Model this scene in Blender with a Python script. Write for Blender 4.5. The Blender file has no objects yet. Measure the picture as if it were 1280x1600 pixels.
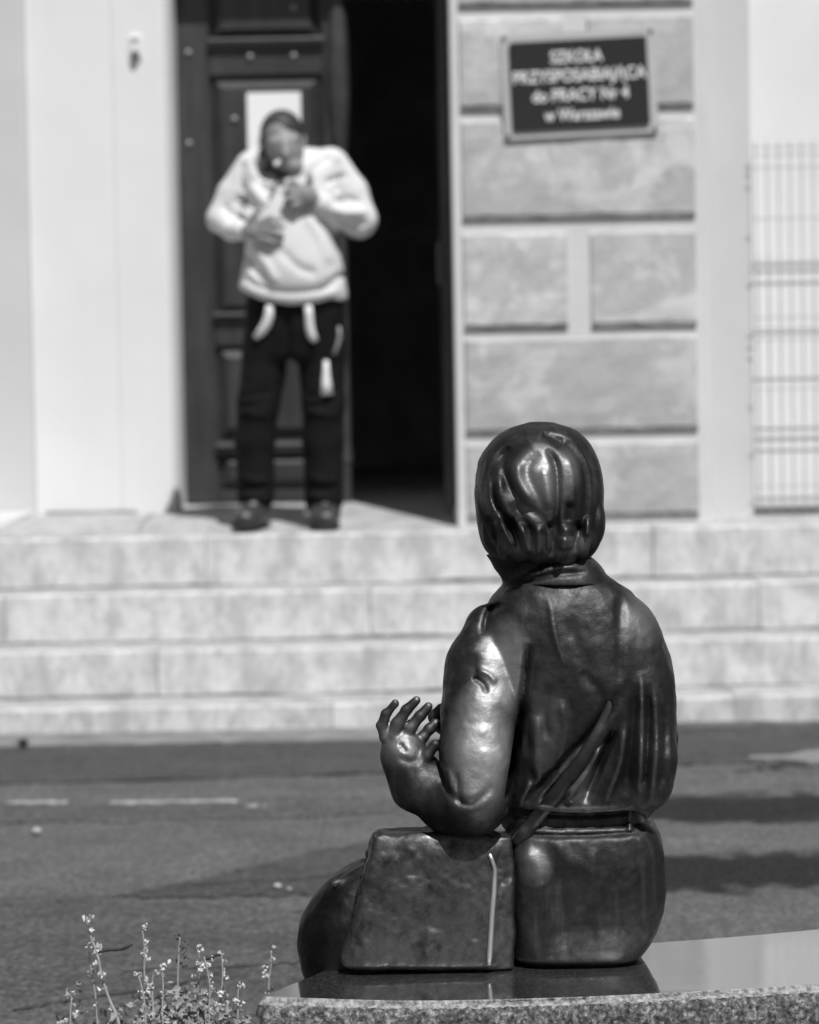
import bpy, bmesh, math, random
import numpy as np
from mathutils import Vector, Matrix, Euler

random.seed(7)
rng = np.random.default_rng(11)
scene = bpy.context.scene
COL = scene.collection
R = math.radians

# ------------------------------------------------------------------ camera, sky, sun, exposure
PITCH = math.atan(180 / 4000)
ROLL = R(1.05)
cam_d = bpy.data.cameras.new("camera")
cam_d.sensor_fit = 'HORIZONTAL'
cam_d.sensor_width = 36.0
cam_d.lens = 112.5
cam_d.clip_start = 0.05
cam_d.clip_end = 400
cam_d.dof.use_dof = True
cam_d.dof.focus_distance = 3.80
cam_d.dof.aperture_fstop = 5.6
cam = bpy.data.objects.new("camera", cam_d)
COL.objects.link(cam)
_f = Vector((0, math.cos(PITCH), -math.sin(PITCH)))
_r0 = Vector((1, 0, 0)); _u0 = _r0.cross(_f)
_r = _r0 * math.cos(ROLL) - _u0 * math.sin(ROLL)
_u = _u0 * math.cos(ROLL) + _r0 * math.sin(ROLL)
cam.matrix_world = Matrix(((_r.x, _u.x, -_f.x, 0), (_r.y, _u.y, -_f.y, 0), (_r.z, _u.z, -_f.z, 1.2), (0, 0, 0, 1)))
scene.camera = cam

SUN_AZ = 21      # degrees to the right of straight behind the camera
SUN_EL = 58
S = Vector((math.sin(R(SUN_AZ)) * math.cos(R(SUN_EL)), -math.cos(R(SUN_AZ)) * math.cos(R(SUN_EL)), math.sin(R(SUN_EL))))
world = bpy.data.worlds.new("World"); scene.world = world; world.use_nodes = True
wn = world.node_tree; wn.nodes.clear()
sky = wn.nodes.new('ShaderNodeTexSky'); sky.sky_type = 'NISHITA'; sky.sun_disc = False
sky.sun_elevation = R(SUN_EL)
sky.sun_rotation = math.atan2(S.x, S.y)
bw = wn.nodes.new('ShaderNodeRGBToBW')          # black-and-white photograph: neutral sky
bg = wn.nodes.new('ShaderNodeBackground'); bg.inputs[1].default_value = 0.065
wo = wn.nodes.new('ShaderNodeOutputWorld')
wn.links.new(sky.outputs[0], bw.inputs[0]); wn.links.new(bw.outputs[0], bg.inputs[0]); wn.links.new(bg.outputs[0], wo.inputs[0])
sun_d = bpy.data.lights.new("sun", 'SUN'); sun_d.energy = 4.3; sun_d.angle = R(0.6); sun_d.color = (1, 1, 1)
sun = bpy.data.objects.new("sun", sun_d); COL.objects.link(sun)
sun.rotation_euler = S.to_track_quat('Z', 'Y').to_euler()
scene.view_settings.view_transform = 'Standard'
scene.view_settings.look = 'None'
scene.view_settings.exposure = 0.0
scene.view_settings.gamma = 1.0
scene.view_settings.use_curve_mapping = False
scene.cycles.use_denoising = True
scene.cycles.max_bounces = 8

# ------------------------------------------------------------------ helpers
def tag(o, label=None, cat=None, group=None, kind=None):
    if label: o["label"] = label
    if cat: o["category"] = cat
    if group: o["group"] = group
    if kind: o["kind"] = kind
    return o

def link(name, me, mat=None, parent=None, smooth=False):
    o = bpy.data.objects.new(name, me); COL.objects.link(o)
    if mat is not None and not me.materials: me.materials.append(mat)
    if parent is not None: o.parent = parent
    if smooth and len(me.polygons):
        me.polygons.foreach_set('use_smooth', np.ones(len(me.polygons), dtype=bool))
    return o

def empty(name, loc=(0, 0, 0)):
    o = bpy.data.objects.new(name, None); COL.objects.link(o); o.location = loc
    o.empty_display_size = 0.1
    bpy.context.view_layer.update()
    return o

def keep(o, p):       # parent while the coordinates of o stay in world space
    o.parent = p
    o.matrix_parent_inverse = Matrix.Translation(-p.location)
    return o

def mesh(name, v, f):
    me = bpy.data.meshes.new(name); me.from_pydata([tuple(map(float, p)) for p in v], [], f); me.update(); return me

def bm_mesh(name, bm):
    bmesh.ops.recalc_face_normals(bm, faces=bm.faces)
    me = bpy.data.meshes.new(name); bm.to_mesh(me); bm.free(); return me

def hexa(c, bev=0.0, seg=1):
    """c: 8 corners, bottom 4 ccw then top 4"""
    bm = bmesh.new()
    vs = [bm.verts.new(p) for p in c]
    for f in ((3, 2, 1, 0), (4, 5, 6, 7), (0, 1, 5, 4), (1, 2, 6, 5), (2, 3, 7, 6), (3, 0, 4, 7)):
        bm.faces.new([vs[i] for i in f])
    if bev > 0:
        bmesh.ops.bevel(bm, geom=list(bm.edges), offset=bev, segments=seg, affect='EDGES', profile=0.5)
    return bm

def box(x0, x1, y0, y1, z0, z1, bev=0.0, seg=1):
    return hexa([(x0, y0, z0), (x1, y0, z0), (x1, y1, z0), (x0, y1, z0), (x0, y0, z1), (x1, y0, z1), (x1, y1, z1), (x0, y1, z1)], bev, seg)

def prism(pts, z0, z1, bev=0.0):
    bm = bmesh.new()
    a = [bm.verts.new((x, y, z0)) for x, y in pts]; b = [bm.verts.new((x, y, z1)) for x, y in pts]
    n = len(pts)
    bm.faces.new(a[::-1]); top = bm.faces.new(b)
    for i in range(n): bm.faces.new((a[i], a[(i + 1) % n], b[(i + 1) % n], b[i]))
    if bev > 0:
        bmesh.ops.bevel(bm, geom=list(top.edges), offset=bev, segments=2, affect='EDGES')
    return bm

def tube(pts, rad, n=6, cap=True):
    """tapered tube through points -> (verts, faces)"""
    P = [Vector(p) for p in pts]
    if not hasattr(rad, '__len__'): rad = [rad] * len(P)
    v, f = [], []
    up = Vector((0.13, 0.9, 0.21)).normalized()
    for i, p in enumerate(P):
        d = (P[min(i + 1, len(P) - 1)] - P[max(i - 1, 0)]).normalized()
        a = d.cross(up)
        if a.length < 1e-3: a = d.cross(Vector((1, 0, 0)))
        a.normalize(); b = d.cross(a)
        for k in range(n):
            t = 2 * math.pi * k / n
            v.append(p + (a * math.cos(t) + b * math.sin(t)) * rad[i])
        if i:
            for k in range(n):
                k2 = (k + 1) % n
                f.append(((i - 1) * n + k, (i - 1) * n + k2, i * n + k2, i * n + k))
    if cap:
        f.append(tuple(range(n))[::-1]); m = (len(P) - 1) * n; f.append(tuple(range(m, m + n)))
    return v, f

def catmull(P, m):
    P = np.array(P, float); n = len(P)
    t = np.linspace(0, n - 1, m); i = np.clip(t.astype(int), 0, n - 2); u = (t - i)[:, None]
    p0 = P[np.clip(i - 1, 0, n - 1)]; p1 = P[i]; p2 = P[i + 1]; p3 = P[np.clip(i + 2, 0, n - 1)]
    return .5 * ((2 * p1) + (-p0 + p2) * u + (2 * p0 - 5 * p1 + 4 * p2 - p3) * u ** 2 + (-p0 + 3 * p1 - 3 * p2 + p3) * u ** 3)

# ------------------------------------------------------------------ materials (neutral: the photograph is black and white)
class NT:
    def __init__(self, name):
        self.m = bpy.data.materials.new(name); self.m.use_nodes = True
        self.t = self.m.node_tree; self.b = self.t.nodes['Principled BSDF']
        self.co = self.t.nodes.new('ShaderNodeTexCoord').outputs['Object']
    def n(self, typ, **kw):
        nd = self.t.nodes.new(typ)
        for k, v in kw.items(): setattr(nd, k, v)
        return nd
    def l(self, a, b): self.t.links.new(a, b)
    def vec(self, scale=(1, 1, 1)):
        mp = self.n('ShaderNodeMapping'); mp.inputs['Scale'].default_value = scale; self.l(self.co, mp.inputs[0]); return mp.outputs[0]
    def noise(self, scale, detail=4, rough=.55, vec=None, dist=0):
        nd = self.n('ShaderNodeTexNoise'); nd.inputs['Scale'].default_value = scale; nd.inputs['Detail'].default_value = detail
        nd.inputs['Roughness'].default_value = rough; nd.inputs['Distortion'].default_value = dist
        self.l(vec if vec is not None else self.co, nd.inputs['Vector']); return nd.outputs['Fac']
    def voro(self, scale, feature='F1', vec=None):
        nd = self.n('ShaderNodeTexVoronoi'); nd.feature = feature; nd.inputs['Scale'].default_value = scale
        self.l(vec if vec is not None else self.co, nd.inputs['Vector']); return nd
    def ramp(self, fac, stops):
        nd = self.n('ShaderNodeValToRGB'); cr = nd.color_ramp
        while len(cr.elements) < len(stops): cr.elements.new(0.5)
        for e, (p, v) in zip(cr.elements, stops): e.position = p; e.color = (v, v, v, 1)
        self.l(fac, nd.inputs[0]); return nd.outputs[0]
    def math(self, op, a, b=None, c=None):
        nd = self.n('ShaderNodeMath', operation=op)
        for i, x in enumerate((a, b, c)):
            if x is None: continue
            if isinstance(x, (int, float)): nd.inputs[i].default_value = x
            else: self.l(x, nd.inputs[i])
        return nd.outputs[0]
    def mix(self, fac, a, b):     # a + fac*(b-a)
        nd = self.n('ShaderNodeMix', data_type='FLOAT')
        for i, x in zip((0, 2, 3), (fac, a, b)):
            if isinstance(x, (int, float)): nd.inputs[i].default_value = x
            else: self.l(x, nd.inputs[i])
        return nd.outputs[0]
    def base(self, v):
        if isinstance(v, (int, float)): self.b.inputs['Base Color'].default_value = (v, v, v, 1)
        else: self.l(v, self.b.inputs['Base Color'])
    def rough(self, v):
        if isinstance(v, (int, float)): self.b.inputs['Roughness'].default_value = v
        else: self.l(v, self.b.inputs['Roughness'])
    def metal(self, v): self.b.inputs['Metallic'].default_value = v
    def bump(self, h, strength=.3, dist=.01):
        nd = self.n('ShaderNodeBump'); nd.inputs['Strength'].default_value = strength; nd.inputs['Distance'].default_value = dist
        self.l(h, nd.inputs['Height']); self.l(nd.outputs[0], self.b.inputs['Normal'])

def simple(name, v, rough=.6, metal=0., var=.0, scale=30., bump=0., bscale=200., bdist=.002):
    t = NT(name)
    if var: t.base(t.ramp(t.noise(scale, 5), [(.3, v * (1 - var)), (.7, v * (1 + var))]))
    else: t.base(v)
    t.rough(rough); t.metal(metal)
    if bump: t.bump(t.noise(bscale, 3), bump, bdist)
    return t.m

def m_plaster(name, v, var=.05):
    t = NT(name)
    big = t.ramp(t.noise(1.6, 6, .6), [(.3, v * (1 - var)), (.7, v * (1 + var * .5))])
    streak = t.ramp(t.noise(1, 5, .6, t.vec((9, 9, .7))), [(.55, 1), (.85, 1 - var * 1.3)])
    t.base(t.math('MULTIPLY', big, streak)); t.rough(.85)
    t.bump(t.math('ADD', t.noise(60, 4), t.math('MULTIPLY', t.noise(6, 3), 1.5)), .25, .004)
    return t.m

def m_block():
    t = NT("rusticated_stone")
    ofs = t.n('ShaderNodeVectorMath', operation='ADD'); oi0 = t.n('ShaderNodeObjectInfo'); t.l(t.co, ofs.inputs[0])
    cx = t.n('ShaderNodeCombineXYZ'); 
    for k_ in range(3): t.l(t.math('MULTIPLY', oi0.outputs['Random'], 37. + 11 * k_), cx.inputs[k_])
    t.l(cx.outputs[0], ofs.inputs[1]); t.co = ofs.outputs[0]
    st = t.ramp(t.noise(7, 6, .62), [(.28, .40), (.5, .48), (.75, .54)])
    speck = t.ramp(t.noise(120, 2), [(.35, .88), (.65, 1.08)])
    st = t.math('MULTIPLY', st, speck)
    old = t.ramp(t.noise(3.4, 7, .68, dist=.6), [(.50, 0), (.60, .85)])    # remains of pale render on the stone
    oi = t.n('ShaderNodeObjectInfo'); rnd = oi.outputs['Random']
    t.base(t.math('MULTIPLY', t.mix(old, st, .66), t.math('ADD', .90, t.math('MULTIPLY', rnd, .2)))); t.rough(.85)
    t.bump(t.math('ADD', t.noise(45, 5), t.math('MULTIPLY', old, .6)), .45, .006)
    return t.m

def m_step(name="step_stone", k=1.):
    t = NT(name)
    mott = t.ramp(t.noise(16, 6, .65), [(.3, .52), (.5, .68), (.72, .76)])
    grime_shade = t.ramp(t.noise(1, 6, .65, t.vec((9, 9, 3.5))), [(.44, 0), (.62, .95)])
    drip = t.ramp(t.noise(1, 6, .7, t.vec((13, 13, 7))), [(.52, 0), (.64, .8)])
    g = t.math('MAXIMUM', grime_shade, drip)
    speck = t.ramp(t.noise(190, 2), [(.35, .86), (.65, 1.1)])
    t.base(t.math('MULTIPLY', t.mix(t.math('MULTIPLY', g, .52), mott, .22), t.math('MULTIPLY', speck, k))); t.rough(.8)
    t.bump(t.noise(80, 5), .35, .004)
    return t.m

def m_asphalt(name, v):
    t = NT(name)
    agg = t.voro(260).outputs['Distance']
    grain = t.ramp(t.noise(80, 6, .85), [(.36, v * .25), (.5, v), (.64, v * 2.3)])
    blot = t.ramp(t.noise(4.5, 8, .7), [(.3, .68), (.52, 1.0), (.75, 1.25)])
    mid = t.ramp(t.noise(34, 7, .8), [(.34, .45), (.5, 1.), (.66, 1.7)])
    worn = t.ramp(t.noise(1, 5, .6, t.vec((.5, 3.2, 1))), [(.3, .84), (.7, 1.12)])
    t.base(t.math('MULTIPLY', t.math('MULTIPLY', t.math('MULTIPLY', grain, mid), blot), worn)); t.rough(.82)
    t.bump(t.math('ADD', agg, t.math('MULTIPLY', t.noise(40, 4), .6)), .6, .004)
    return t.m

def m_wood():
    t = NT("dark_stained_wood")
    gr = t.ramp(t.noise(1, 6, .6, t.vec((60, 60, 2.2))), [(.3, .026), (.7, .054)])
    wear_highlight = t.ramp(t.noise(3.5, 5, .6), [(.4, .85), (.75, 1.45)])
    t.base(t.math('MULTIPLY', gr, wear_highlight)); t.rough(.42)
    t.bump(t.noise(1, 4, .6, t.vec((90, 90, 3))), .2, .002)
    return t.m

def m_bronze(name="dark_bronze", rough0=.24, rough1=.46, v0=.045, v1=.13, mott=9.):
    t = NT(name)
    pat = t.noise(mott, 7, .68, dist=.3)
    fine = t.noise(70, 4, .6)
    mixv = t.math('ADD', t.math('MULTIPLY', pat, .7), t.math('MULTIPLY', fine, .3))
    t.base(t.ramp(mixv, [(.36, v0), (.52, (v0 + v1) * .5), (.66, v1)]))
    t.rough(t.ramp(mixv, [(.35, rough1), (.65, rough0)])); t.metal(.9)
    t.b.inputs['Specular IOR Level'].default_value = .5
    t.bump(t.math('ADD', t.noise(45, 6, .7), t.math('MULTIPLY', fine, .5)), .22, .004)
    return t.m

def m_bronze_worn_highlight():
    """dark patina, rubbed bright by hands and lightened to paint highlights (attribute 'wear')"""
    t = NT("patinated_bronze")
    at = t.n('ShaderNodeAttribute'); at.attribute_name = 'wear_highlight'; wear_highlight = at.outputs['Fac']  # hand polish plus highlights painted on arm, hip, shoulder and hair
    pat = t.noise(11, 7, .68, dist=.3); fine = t.noise(75, 4, .6)
    mixv = t.math('ADD', t.math('MULTIPLY', pat, .7), t.math('MULTIPLY', fine, .3))
    drip = t.ramp(t.noise(1, 5, .6, t.vec((42, 42, 5))), [(.55, 0), (.72, .55)])
    p = t.math('ADD', t.ramp(mixv, [(.36, .022), (.52, .045), (.66, .085)]), t.math('MULTIPLY', drip, .06))
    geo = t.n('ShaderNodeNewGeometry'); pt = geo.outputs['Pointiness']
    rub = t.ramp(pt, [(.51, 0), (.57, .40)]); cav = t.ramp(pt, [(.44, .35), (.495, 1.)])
    so = t.n('ShaderNodeAttribute'); so.attribute_name = 'painted_shade'  # darkens the near leg and elbow underside to paint their shade
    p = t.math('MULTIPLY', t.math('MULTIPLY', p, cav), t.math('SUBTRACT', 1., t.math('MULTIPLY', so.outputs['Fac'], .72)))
    w = t.math('MAXIMUM', t.math('MULTIPLY', wear_highlight, t.ramp(mixv, [(.3, .7), (.6, 1.)])), t.math('MULTIPLY', rub, .7))
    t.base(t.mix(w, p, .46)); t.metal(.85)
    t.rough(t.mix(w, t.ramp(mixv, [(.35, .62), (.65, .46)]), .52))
    t.bump(t.math('ADD', t.noise(30, 6, .65), t.math('MULTIPLY', t.noise(140, 4, .6), .5)), .24, .005)
    return t.m

def m_granite(name, polished):
    t = NT(name)
    v1 = t.voro(300 if polished else 150)
    cell = t.n('ShaderNodeRGBToBW'); t.l(v1.outputs['Color'], cell.inputs[0])
    fle = t.ramp(cell.outputs[0], [(.25, .025), (.42, .09), (.6, .19), (.8, .42)])
    if polished:
        fle = t.math('ADD', t.math('MULTIPLY', fle, .12), t.ramp(t.noise(3.5, 4), [(.3, .015), (.7, .035)]))
        t.base(fle); t.rough(t.ramp(t.noise(14, 5), [(.35, .05), (.7, .11)]))
        t.b.inputs['IOR'].default_value = 8.0
        t.bump(t.noise(9, 3), .04, .004)
    else:
        g1 = t.ramp(t.noise(150, 3, .6), [(.36, .02), (.47, .10), (.56, .20), (.66, .42)])
        g2 = t.ramp(t.noise(60, 5, .7), [(.34, .35), (.5, .9), (.66, 1.5)])
        t.base(t.math('MULTIPLY', t.math('ADD', t.math('MULTIPLY', g1, .75), t.math('MULTIPLY', fle, .25)), t.math('MULTIPLY', g2, t.ramp(t.noise(9, 3), [(.3, .6), (.7, 1.25)])))); t.rough(.7)
        t.bump(t.math('ADD', t.noise(90, 5, .7), t.noise(30, 4)), .7, .008)
    return t.m

M = dict(
    plaster=m_plaster("pale_plaster", .79), plaster_grey=m_plaster("grey_plaster", .60, .08), plaster_joint=m_plaster("joint_plaster", .68, .09),
    pier=m_plaster("pier_plaster", .61, .06),
    mortar=simple('mortar', .30, .9, var=.3, scale=20), grime_shade=simple('joint_grime_shade', .2, .95, var=.5, scale=14), worn_wood=simple('worn_wood', .05, .45, var=.3, scale=9), block=m_block(), step=m_step(), tread=m_step('walked_stone', .72), asphalt=m_asphalt("asphalt", .092), asphalt_dark=m_asphalt("asphalt_patch", .052),
    wood=m_wood(), dark=simple("hall_wall", .7, .8, var=.2, scale=3),
    bronze=m_bronze_worn_highlight(), bronze_bag=m_bronze("rough_bronze", .4, .62, .03, .15, 30.), bronze_strap=m_bronze("strap_bronze", .42, .58, .035, .09, 16.), bronze_edge=m_bronze("glint_bronze_edge", .42, .5, .5, .65),  # bronze_edge: bright colour paints the sun glint along the satchel piping
    granite_top=m_granite("polished_granite", True), granite_rough=m_granite("rough_granite", False), granite_rim=simple("chipped_lit_rim", .24, .55, var=.8, scale=110, bump=.6, bscale=120, bdist=.004),  # granite_rim: chipped edge, its sunlit brightness put into the colour
    paper=simple("white_paper", .92, .6), stud=simple("glint_metal_stud", .36, .45, .3),  # stud: pale colour paints the glint on the stud heads
    wire=simple("galvanised_wire", .5, .6), plinth=simple("dark_plinth", .13, .8, var=.3, scale=9),
    skirting=simple("dark_skirting", .26, .85, var=.25, scale=7),
    plate=simple("sign_black", .022, .12), back=simple("sign_backing", .5, .4, .0, var=.08, scale=6), letter=simple("sign_letter", .85, .5),
    screw=simple("screw_head", .12, .3, .8),
    bellw=simple("bell_housing", .8, .4), belld=simple("bell_button", .12, .4),
    paint=simple("road_paint", .3, .8, var=.45, scale=40), concrete=simple("worn_concrete", .2, .85, var=.3, scale=8, bump=.4, bscale=70, bdist=.004),
    crack=simple("crack_fill", .035, .95), 
    skin=simple("skin", .26, .5, var=.08, scale=20), hair=simple("hair", .035, .6, var=.3, scale=60, bump=.5, bscale=150),
    knit=simple("pale_knit", .68, .95, var=.05, scale=8, bump=.5, bscale=160, bdist=.004),
    trousers=simple("dark_trousers", .009, .85, var=.3, scale=14, bump=.35, bscale=26, bdist=.012),
    shoe=simple("dark_shoe", .05, .4, var=.4, scale=25), sole=simple("shoe_sole", .03, .7), lace=simple("shoe_tongue", .22, .7),
    trim=simple("white_trim", .8, .7), 
    stem=simple("weed_stem", .38, .6, var=.25, scale=60), flower=simple("weed_flower", .62, .7, var=.2, scale=90),
    leaf=simple("weed_leaf", .24, .6, var=.75, scale=45), pod=simple("dark_pod", .03, .7),
    bark=simple("bark", .09, .9, var=.4, scale=12, bump=.8, bscale=18, bdist=.03), foliage=simple("foliage", .07, .6, var=.4, scale=5),
    pebble=simple("pale_pebble", .4, .7), debris=simple("dark_leaf_litter", .03, .9),
)

M['trousers'].node_tree.nodes['Principled BSDF'].inputs['Specular IOR Level'].default_value = .15

# ------------------------------------------------------------------ the ground
def ground_sheet():
    xs = np.linspace(-40, 40, 41); ys = np.linspace(-40, 20, 31)
    v = [(x, y, 0) for y in ys for x in xs]; f = []
    for j in range(30):
        for i in range(40):
            a = j * 41 + i; f.append((a, a + 1, a + 42, a + 41))
    return mesh("asphalt_ground", v, f)
ground = tag(link("asphalt_ground", ground_sheet(), M['asphalt']), kind="structure")

def flat_poly(name, pts, z, mat, parent=None, thick=.0035):
    o = link(name, bm_mesh(name, prism(pts, z - thick, z)), mat)
    if parent: o.parent = parent
    return o
def wob(pts, amp, n=60, seed=0):
    r = np.random.default_rng(seed); P = np.array(pts + [pts[0]], float); out = []
    seg = np.linalg.norm(np.diff(P, axis=0), axis=1); tot = seg.sum()
    for i in range(len(P) - 1):
        k = max(1, int(n * seg[i] / tot))
        for j in range(k):
            p = P[i] + (P[i + 1] - P[i]) * j / k; out.append(tuple(p + r.normal(0, amp, 2)))
    return out
# repair patches in the asphalt
flat_poly("asphalt_patch", wob([(-3.4, 8.12), (-.9, 8.05), (-.75, 8.12), (.6, 8.16), (3.2, 8.3), (3.2, 9.1), (-3.4, 9.1)], .018, 150, 1), .004, M['asphalt_dark'], ground)
flat_poly("asphalt_patch", wob([(-.74, 6.15), (-.1, 6.9), (.35, 7.05), (.5, 6.4), (.3, 6.12)], .012, 110, 2), .004, M['asphalt_dark'], ground)
flat_poly("asphalt_patch", wob([(-2.2, 7.27), (-.2, 7.3), (.2, 7.62), (-2.2, 7.66)], .02, 110, 3), .004, m_asphalt("asphalt_patch_mid", .082), ground)
def crack(pts, w, seed):
    P = catmull([(x, y, 0) for x, y in pts], 40); r = np.random.default_rng(seed)
    v, f = [], []
    for i, p in enumerate(P):
        d = P[min(i + 1, 39)] - P[max(i - 1, 0)]; d /= np.linalg.norm(d) + 1e-9; nrm = np.array((-d[1], d[0], 0))
        ww = w * r.uniform(.15, 1.2); q = p + nrm * r.normal(0, w * .7)
        v += [tuple(q + nrm * ww + (0, 0, .0065)), tuple(q - nrm * ww + (0, 0, .0065))]
        if i: f.append((2 * i - 2, 2 * i - 1, 2 * i + 1, 2 * i))
    o = link("crack", mesh("crack", v, f), M['crack'], ground)
crack([(-.9, 8.05), (-.4, 8.1), (.1, 8.14), (.5, 8.12), (.9, 8.2)], .014, 1)
crack([(-2.3, 7.98), (-1.6, 7.99), (-.9, 8.05)], .006, 2)
crack([(-.55, 6.28), (-.3, 6.33), (-.1, 6.42)], .006, 3)
crack([(1.02, 8.02), (1.16, 8.12), (1.2, 8.3), (1.32, 8.36), (1.5, 8.5)], .022, 5)
crack([(1.2, 8.14), (1.36, 8.06), (1.6, 8.0), (2.1, 7.96)], .016, 6)
crack([(-2, 6.15), (-1.3, 6.14), (-.74, 6.15)], .005, 7)
crack([(-.62, 5.33), (-.3, 5.37), (-.12, 5.45), (.2, 5.5)], .008, 8)
crack([(-.8, 5.0), (-.5, 5.2), (-.42, 5.3)], .006, 9)
flat_poly("asphalt_patch", wob([(-3.2, 4.4), (.3, 4.4), (.25, 5.6), (-.1, 5.9), (-.75, 6.1), (-3.2, 6.12)], .02, 160, 4), .0038, m_asphalt("asphalt_patch_near", .070), ground)
# worn road line and the sunken concrete cover
for i, (x0, x1, y) in enumerate([(-1.22, -1.04, 7.62), (-.91, -.53, 7.585), (-.49, -.45, 7.48)]):
    tag(flat_poly("road_marking", wob([(x0, y - .018), (x1, y - .03), (x1, y + .02), (x0, y + .03)], .006, 40, 20 + i), .0085, M['paint']), kind="structure")
tag(flat_poly("concrete_cover", wob([(1.08, 8.2), (1.35, 8.03), (2.6, 7.98), (2.7, 8.4), (1.5, 8.45)], .015, 90, 31), .02, M['concrete'], None, .016), kind="structure")

# ------------------------------------------------------------------ steps, each stone its own piece
steps = tag(empty("entrance_steps", (0, 9.16, 0)), "flight of four pale weathered stone steps below the doorway", "steps")
def stone(x0, x1, y0, y1, z0, z1, slope=0., name="step_stone"):
    j = lambda a: random.uniform(-a, a)
    yy = y0 + j(.005); zz = z1 + j(.003)
    bm = hexa([(x0, yy, z0), (x1, yy, z0), (x1, y1, z0), (x0, y1, z0), (x0, yy, zz), (x1, yy, zz), (x1, y1, zz + slope), (x0, y1, zz + slope)])
    nose = [e for e in bm.edges if abs(e.verts[0].co.z - zz) < 1e-4 and abs(e.verts[1].co.z - zz) < 1e-4 and abs(e.verts[0].co.y - e.verts[1].co.y) < 1e-4]
    if slope == 0: nose = [e for e in nose if abs(e.verts[0].co.y - yy) < 1e-4]
    bmesh.ops.bevel(bm, geom=nose, offset=.013, segments=3, affect='EDGES', profile=.5)
    o = link(name, bm_mesh(name, bm), M['step'])
    o.data.materials.append(M['tread'])
    for p in o.data.polygons:
        if p.normal.z > .8: p.material_index = 1
    keep(o, steps); return o
levels = [(10.0, .675, .472, [-3.3, -1.95, -.80, .95, 2.2, 3.4]), (9.72, .472, .285, [-3.3, -1.55, -.155, 1.325, 2.6, 3.4]),
          (9.44, .285, .108, [-3.3, -2.2, -.944, .42, 1.9, 3.4]), (9.16, .108, -.06, [-3.3, -1.7, -.293, 1.157, 2.4, 3.4])]
for (y, zt, zb, xs) in levels:
    for a, b in zip(xs[:-1], xs[1:]):
        stone(a + .0028, b - .0028, y, y + .33, zb - .03 if y < 10 else zb - .05, zt, .012 if y == 10.0 else 0)
# landing behind the top stones, rising a little to the door
for a, b in ((-3.3, -1.1), (-1.1, .3), (.3, 1.9), (1.9, 3.4)):
    o = link("landing_slab", bm_mesh("landing_slab", hexa([(a + .003, 10.334, .4), (b - .003, 10.334, .4), (b - .003, 11.5, .4), (a + .003, 11.5, .4), (a + .003, 10.334, .689), (b - .003, 10.334, .689), (b - .003, 11.5, .752), (a + .003, 11.5, .752)], .005)), M['tread']); keep(o, steps)
for (y, zt, zb, xs) in levels:
    for x in xs[1:-1]:
        keep(link("mortar_joint", bm_mesh("mortar_joint", box(x - .0045, x + .0045, y + .0035, y + .3, zb, zt - .004)), M['mortar']), steps)
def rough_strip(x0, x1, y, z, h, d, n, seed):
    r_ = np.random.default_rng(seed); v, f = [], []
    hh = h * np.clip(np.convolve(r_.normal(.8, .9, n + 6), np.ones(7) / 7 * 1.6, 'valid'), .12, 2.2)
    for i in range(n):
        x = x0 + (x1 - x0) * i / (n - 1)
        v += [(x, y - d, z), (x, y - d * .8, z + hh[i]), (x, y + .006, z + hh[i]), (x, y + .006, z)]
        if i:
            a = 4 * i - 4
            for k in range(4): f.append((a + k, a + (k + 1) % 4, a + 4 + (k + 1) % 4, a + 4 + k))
    return mesh("joint_grime_shade", v, f)
for i, (y, z) in enumerate(((10.0, .473), (9.72, .286), (9.44, .109), (9.16, .0))):
    keep(link("joint_grime_shade", rough_strip(-3.28, 3.38, y - .004, z - .002, .008, .005, 160, 70 + i), M['grime_shade']), steps)
o = link("step_core", bm_mesh("step_core", box(-3.29, 3.39, 9.5, 11.5, -.05, .1)), M['step']); keep(o, steps)
kerb = tag(link("kerb_strip", bm_mesh("kerb_strip", box(-3.3, .45, 8.885, 9.158, -.1, .016, .006)), M['concrete']), kind="structure")

# ------------------------------------------------------------------ school building
bld = tag(empty("school_building", (0, 10.6, .7)), "pale plastered school front with rusticated corner pier beside the doorway", "building")
def part(name, bm, mat, parent=None, smooth=False):
    o = link(name, bm_mesh(name, bm), mat, None, smooth)
    if parent is None: keep(o, bld)
    else: o.parent = parent
    return o
# left: rounded pier, then the recessed wall
part("plain_pier", box(-6, -1.60, 10.955, 11.39, .3, 6, .02, 3), M['pier'])
part("sloped_footing", hexa([(-6, 10.16, .5), (-1.70, 10.2, .5), (-1.61, 10.62, .5), (-6, 10.96, .5), (-6, 10.16, .683), (-1.70, 10.2, .684), (-1.61, 10.952, .745), (-6, 10.952, .75)], .004), M['pier'])
part("recess_wall", prism([(-1.64, 11.0), (-1.236, 11.0), (-1.232, 10.990), (-1.035, 10.990), (-1.012, 10.998), (-.992, 11.03), (-.984, 11.07), (-.984, 11.42), (-1.64, 11.42)], .3, 6), M['plaster'])
bmw = hexa([(-1.56, 10.962, .69), (-1.17, 10.985, .70), (-1.17, 11.02, .70), (-1.56, 11.02, .69), (-1.56, 10.966, .737), (-1.17, 10.988, .7345), (-1.17, 11.02, .7345), (-1.56, 11.02, .737)])
part("dark_skirting", bmw, M['skirting'])  # low dark strip along the foot of the recess wall
part("lintel", box(-1.57, .30, 11.02, 11.45, 3.3, 6), M['plaster'])
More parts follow.
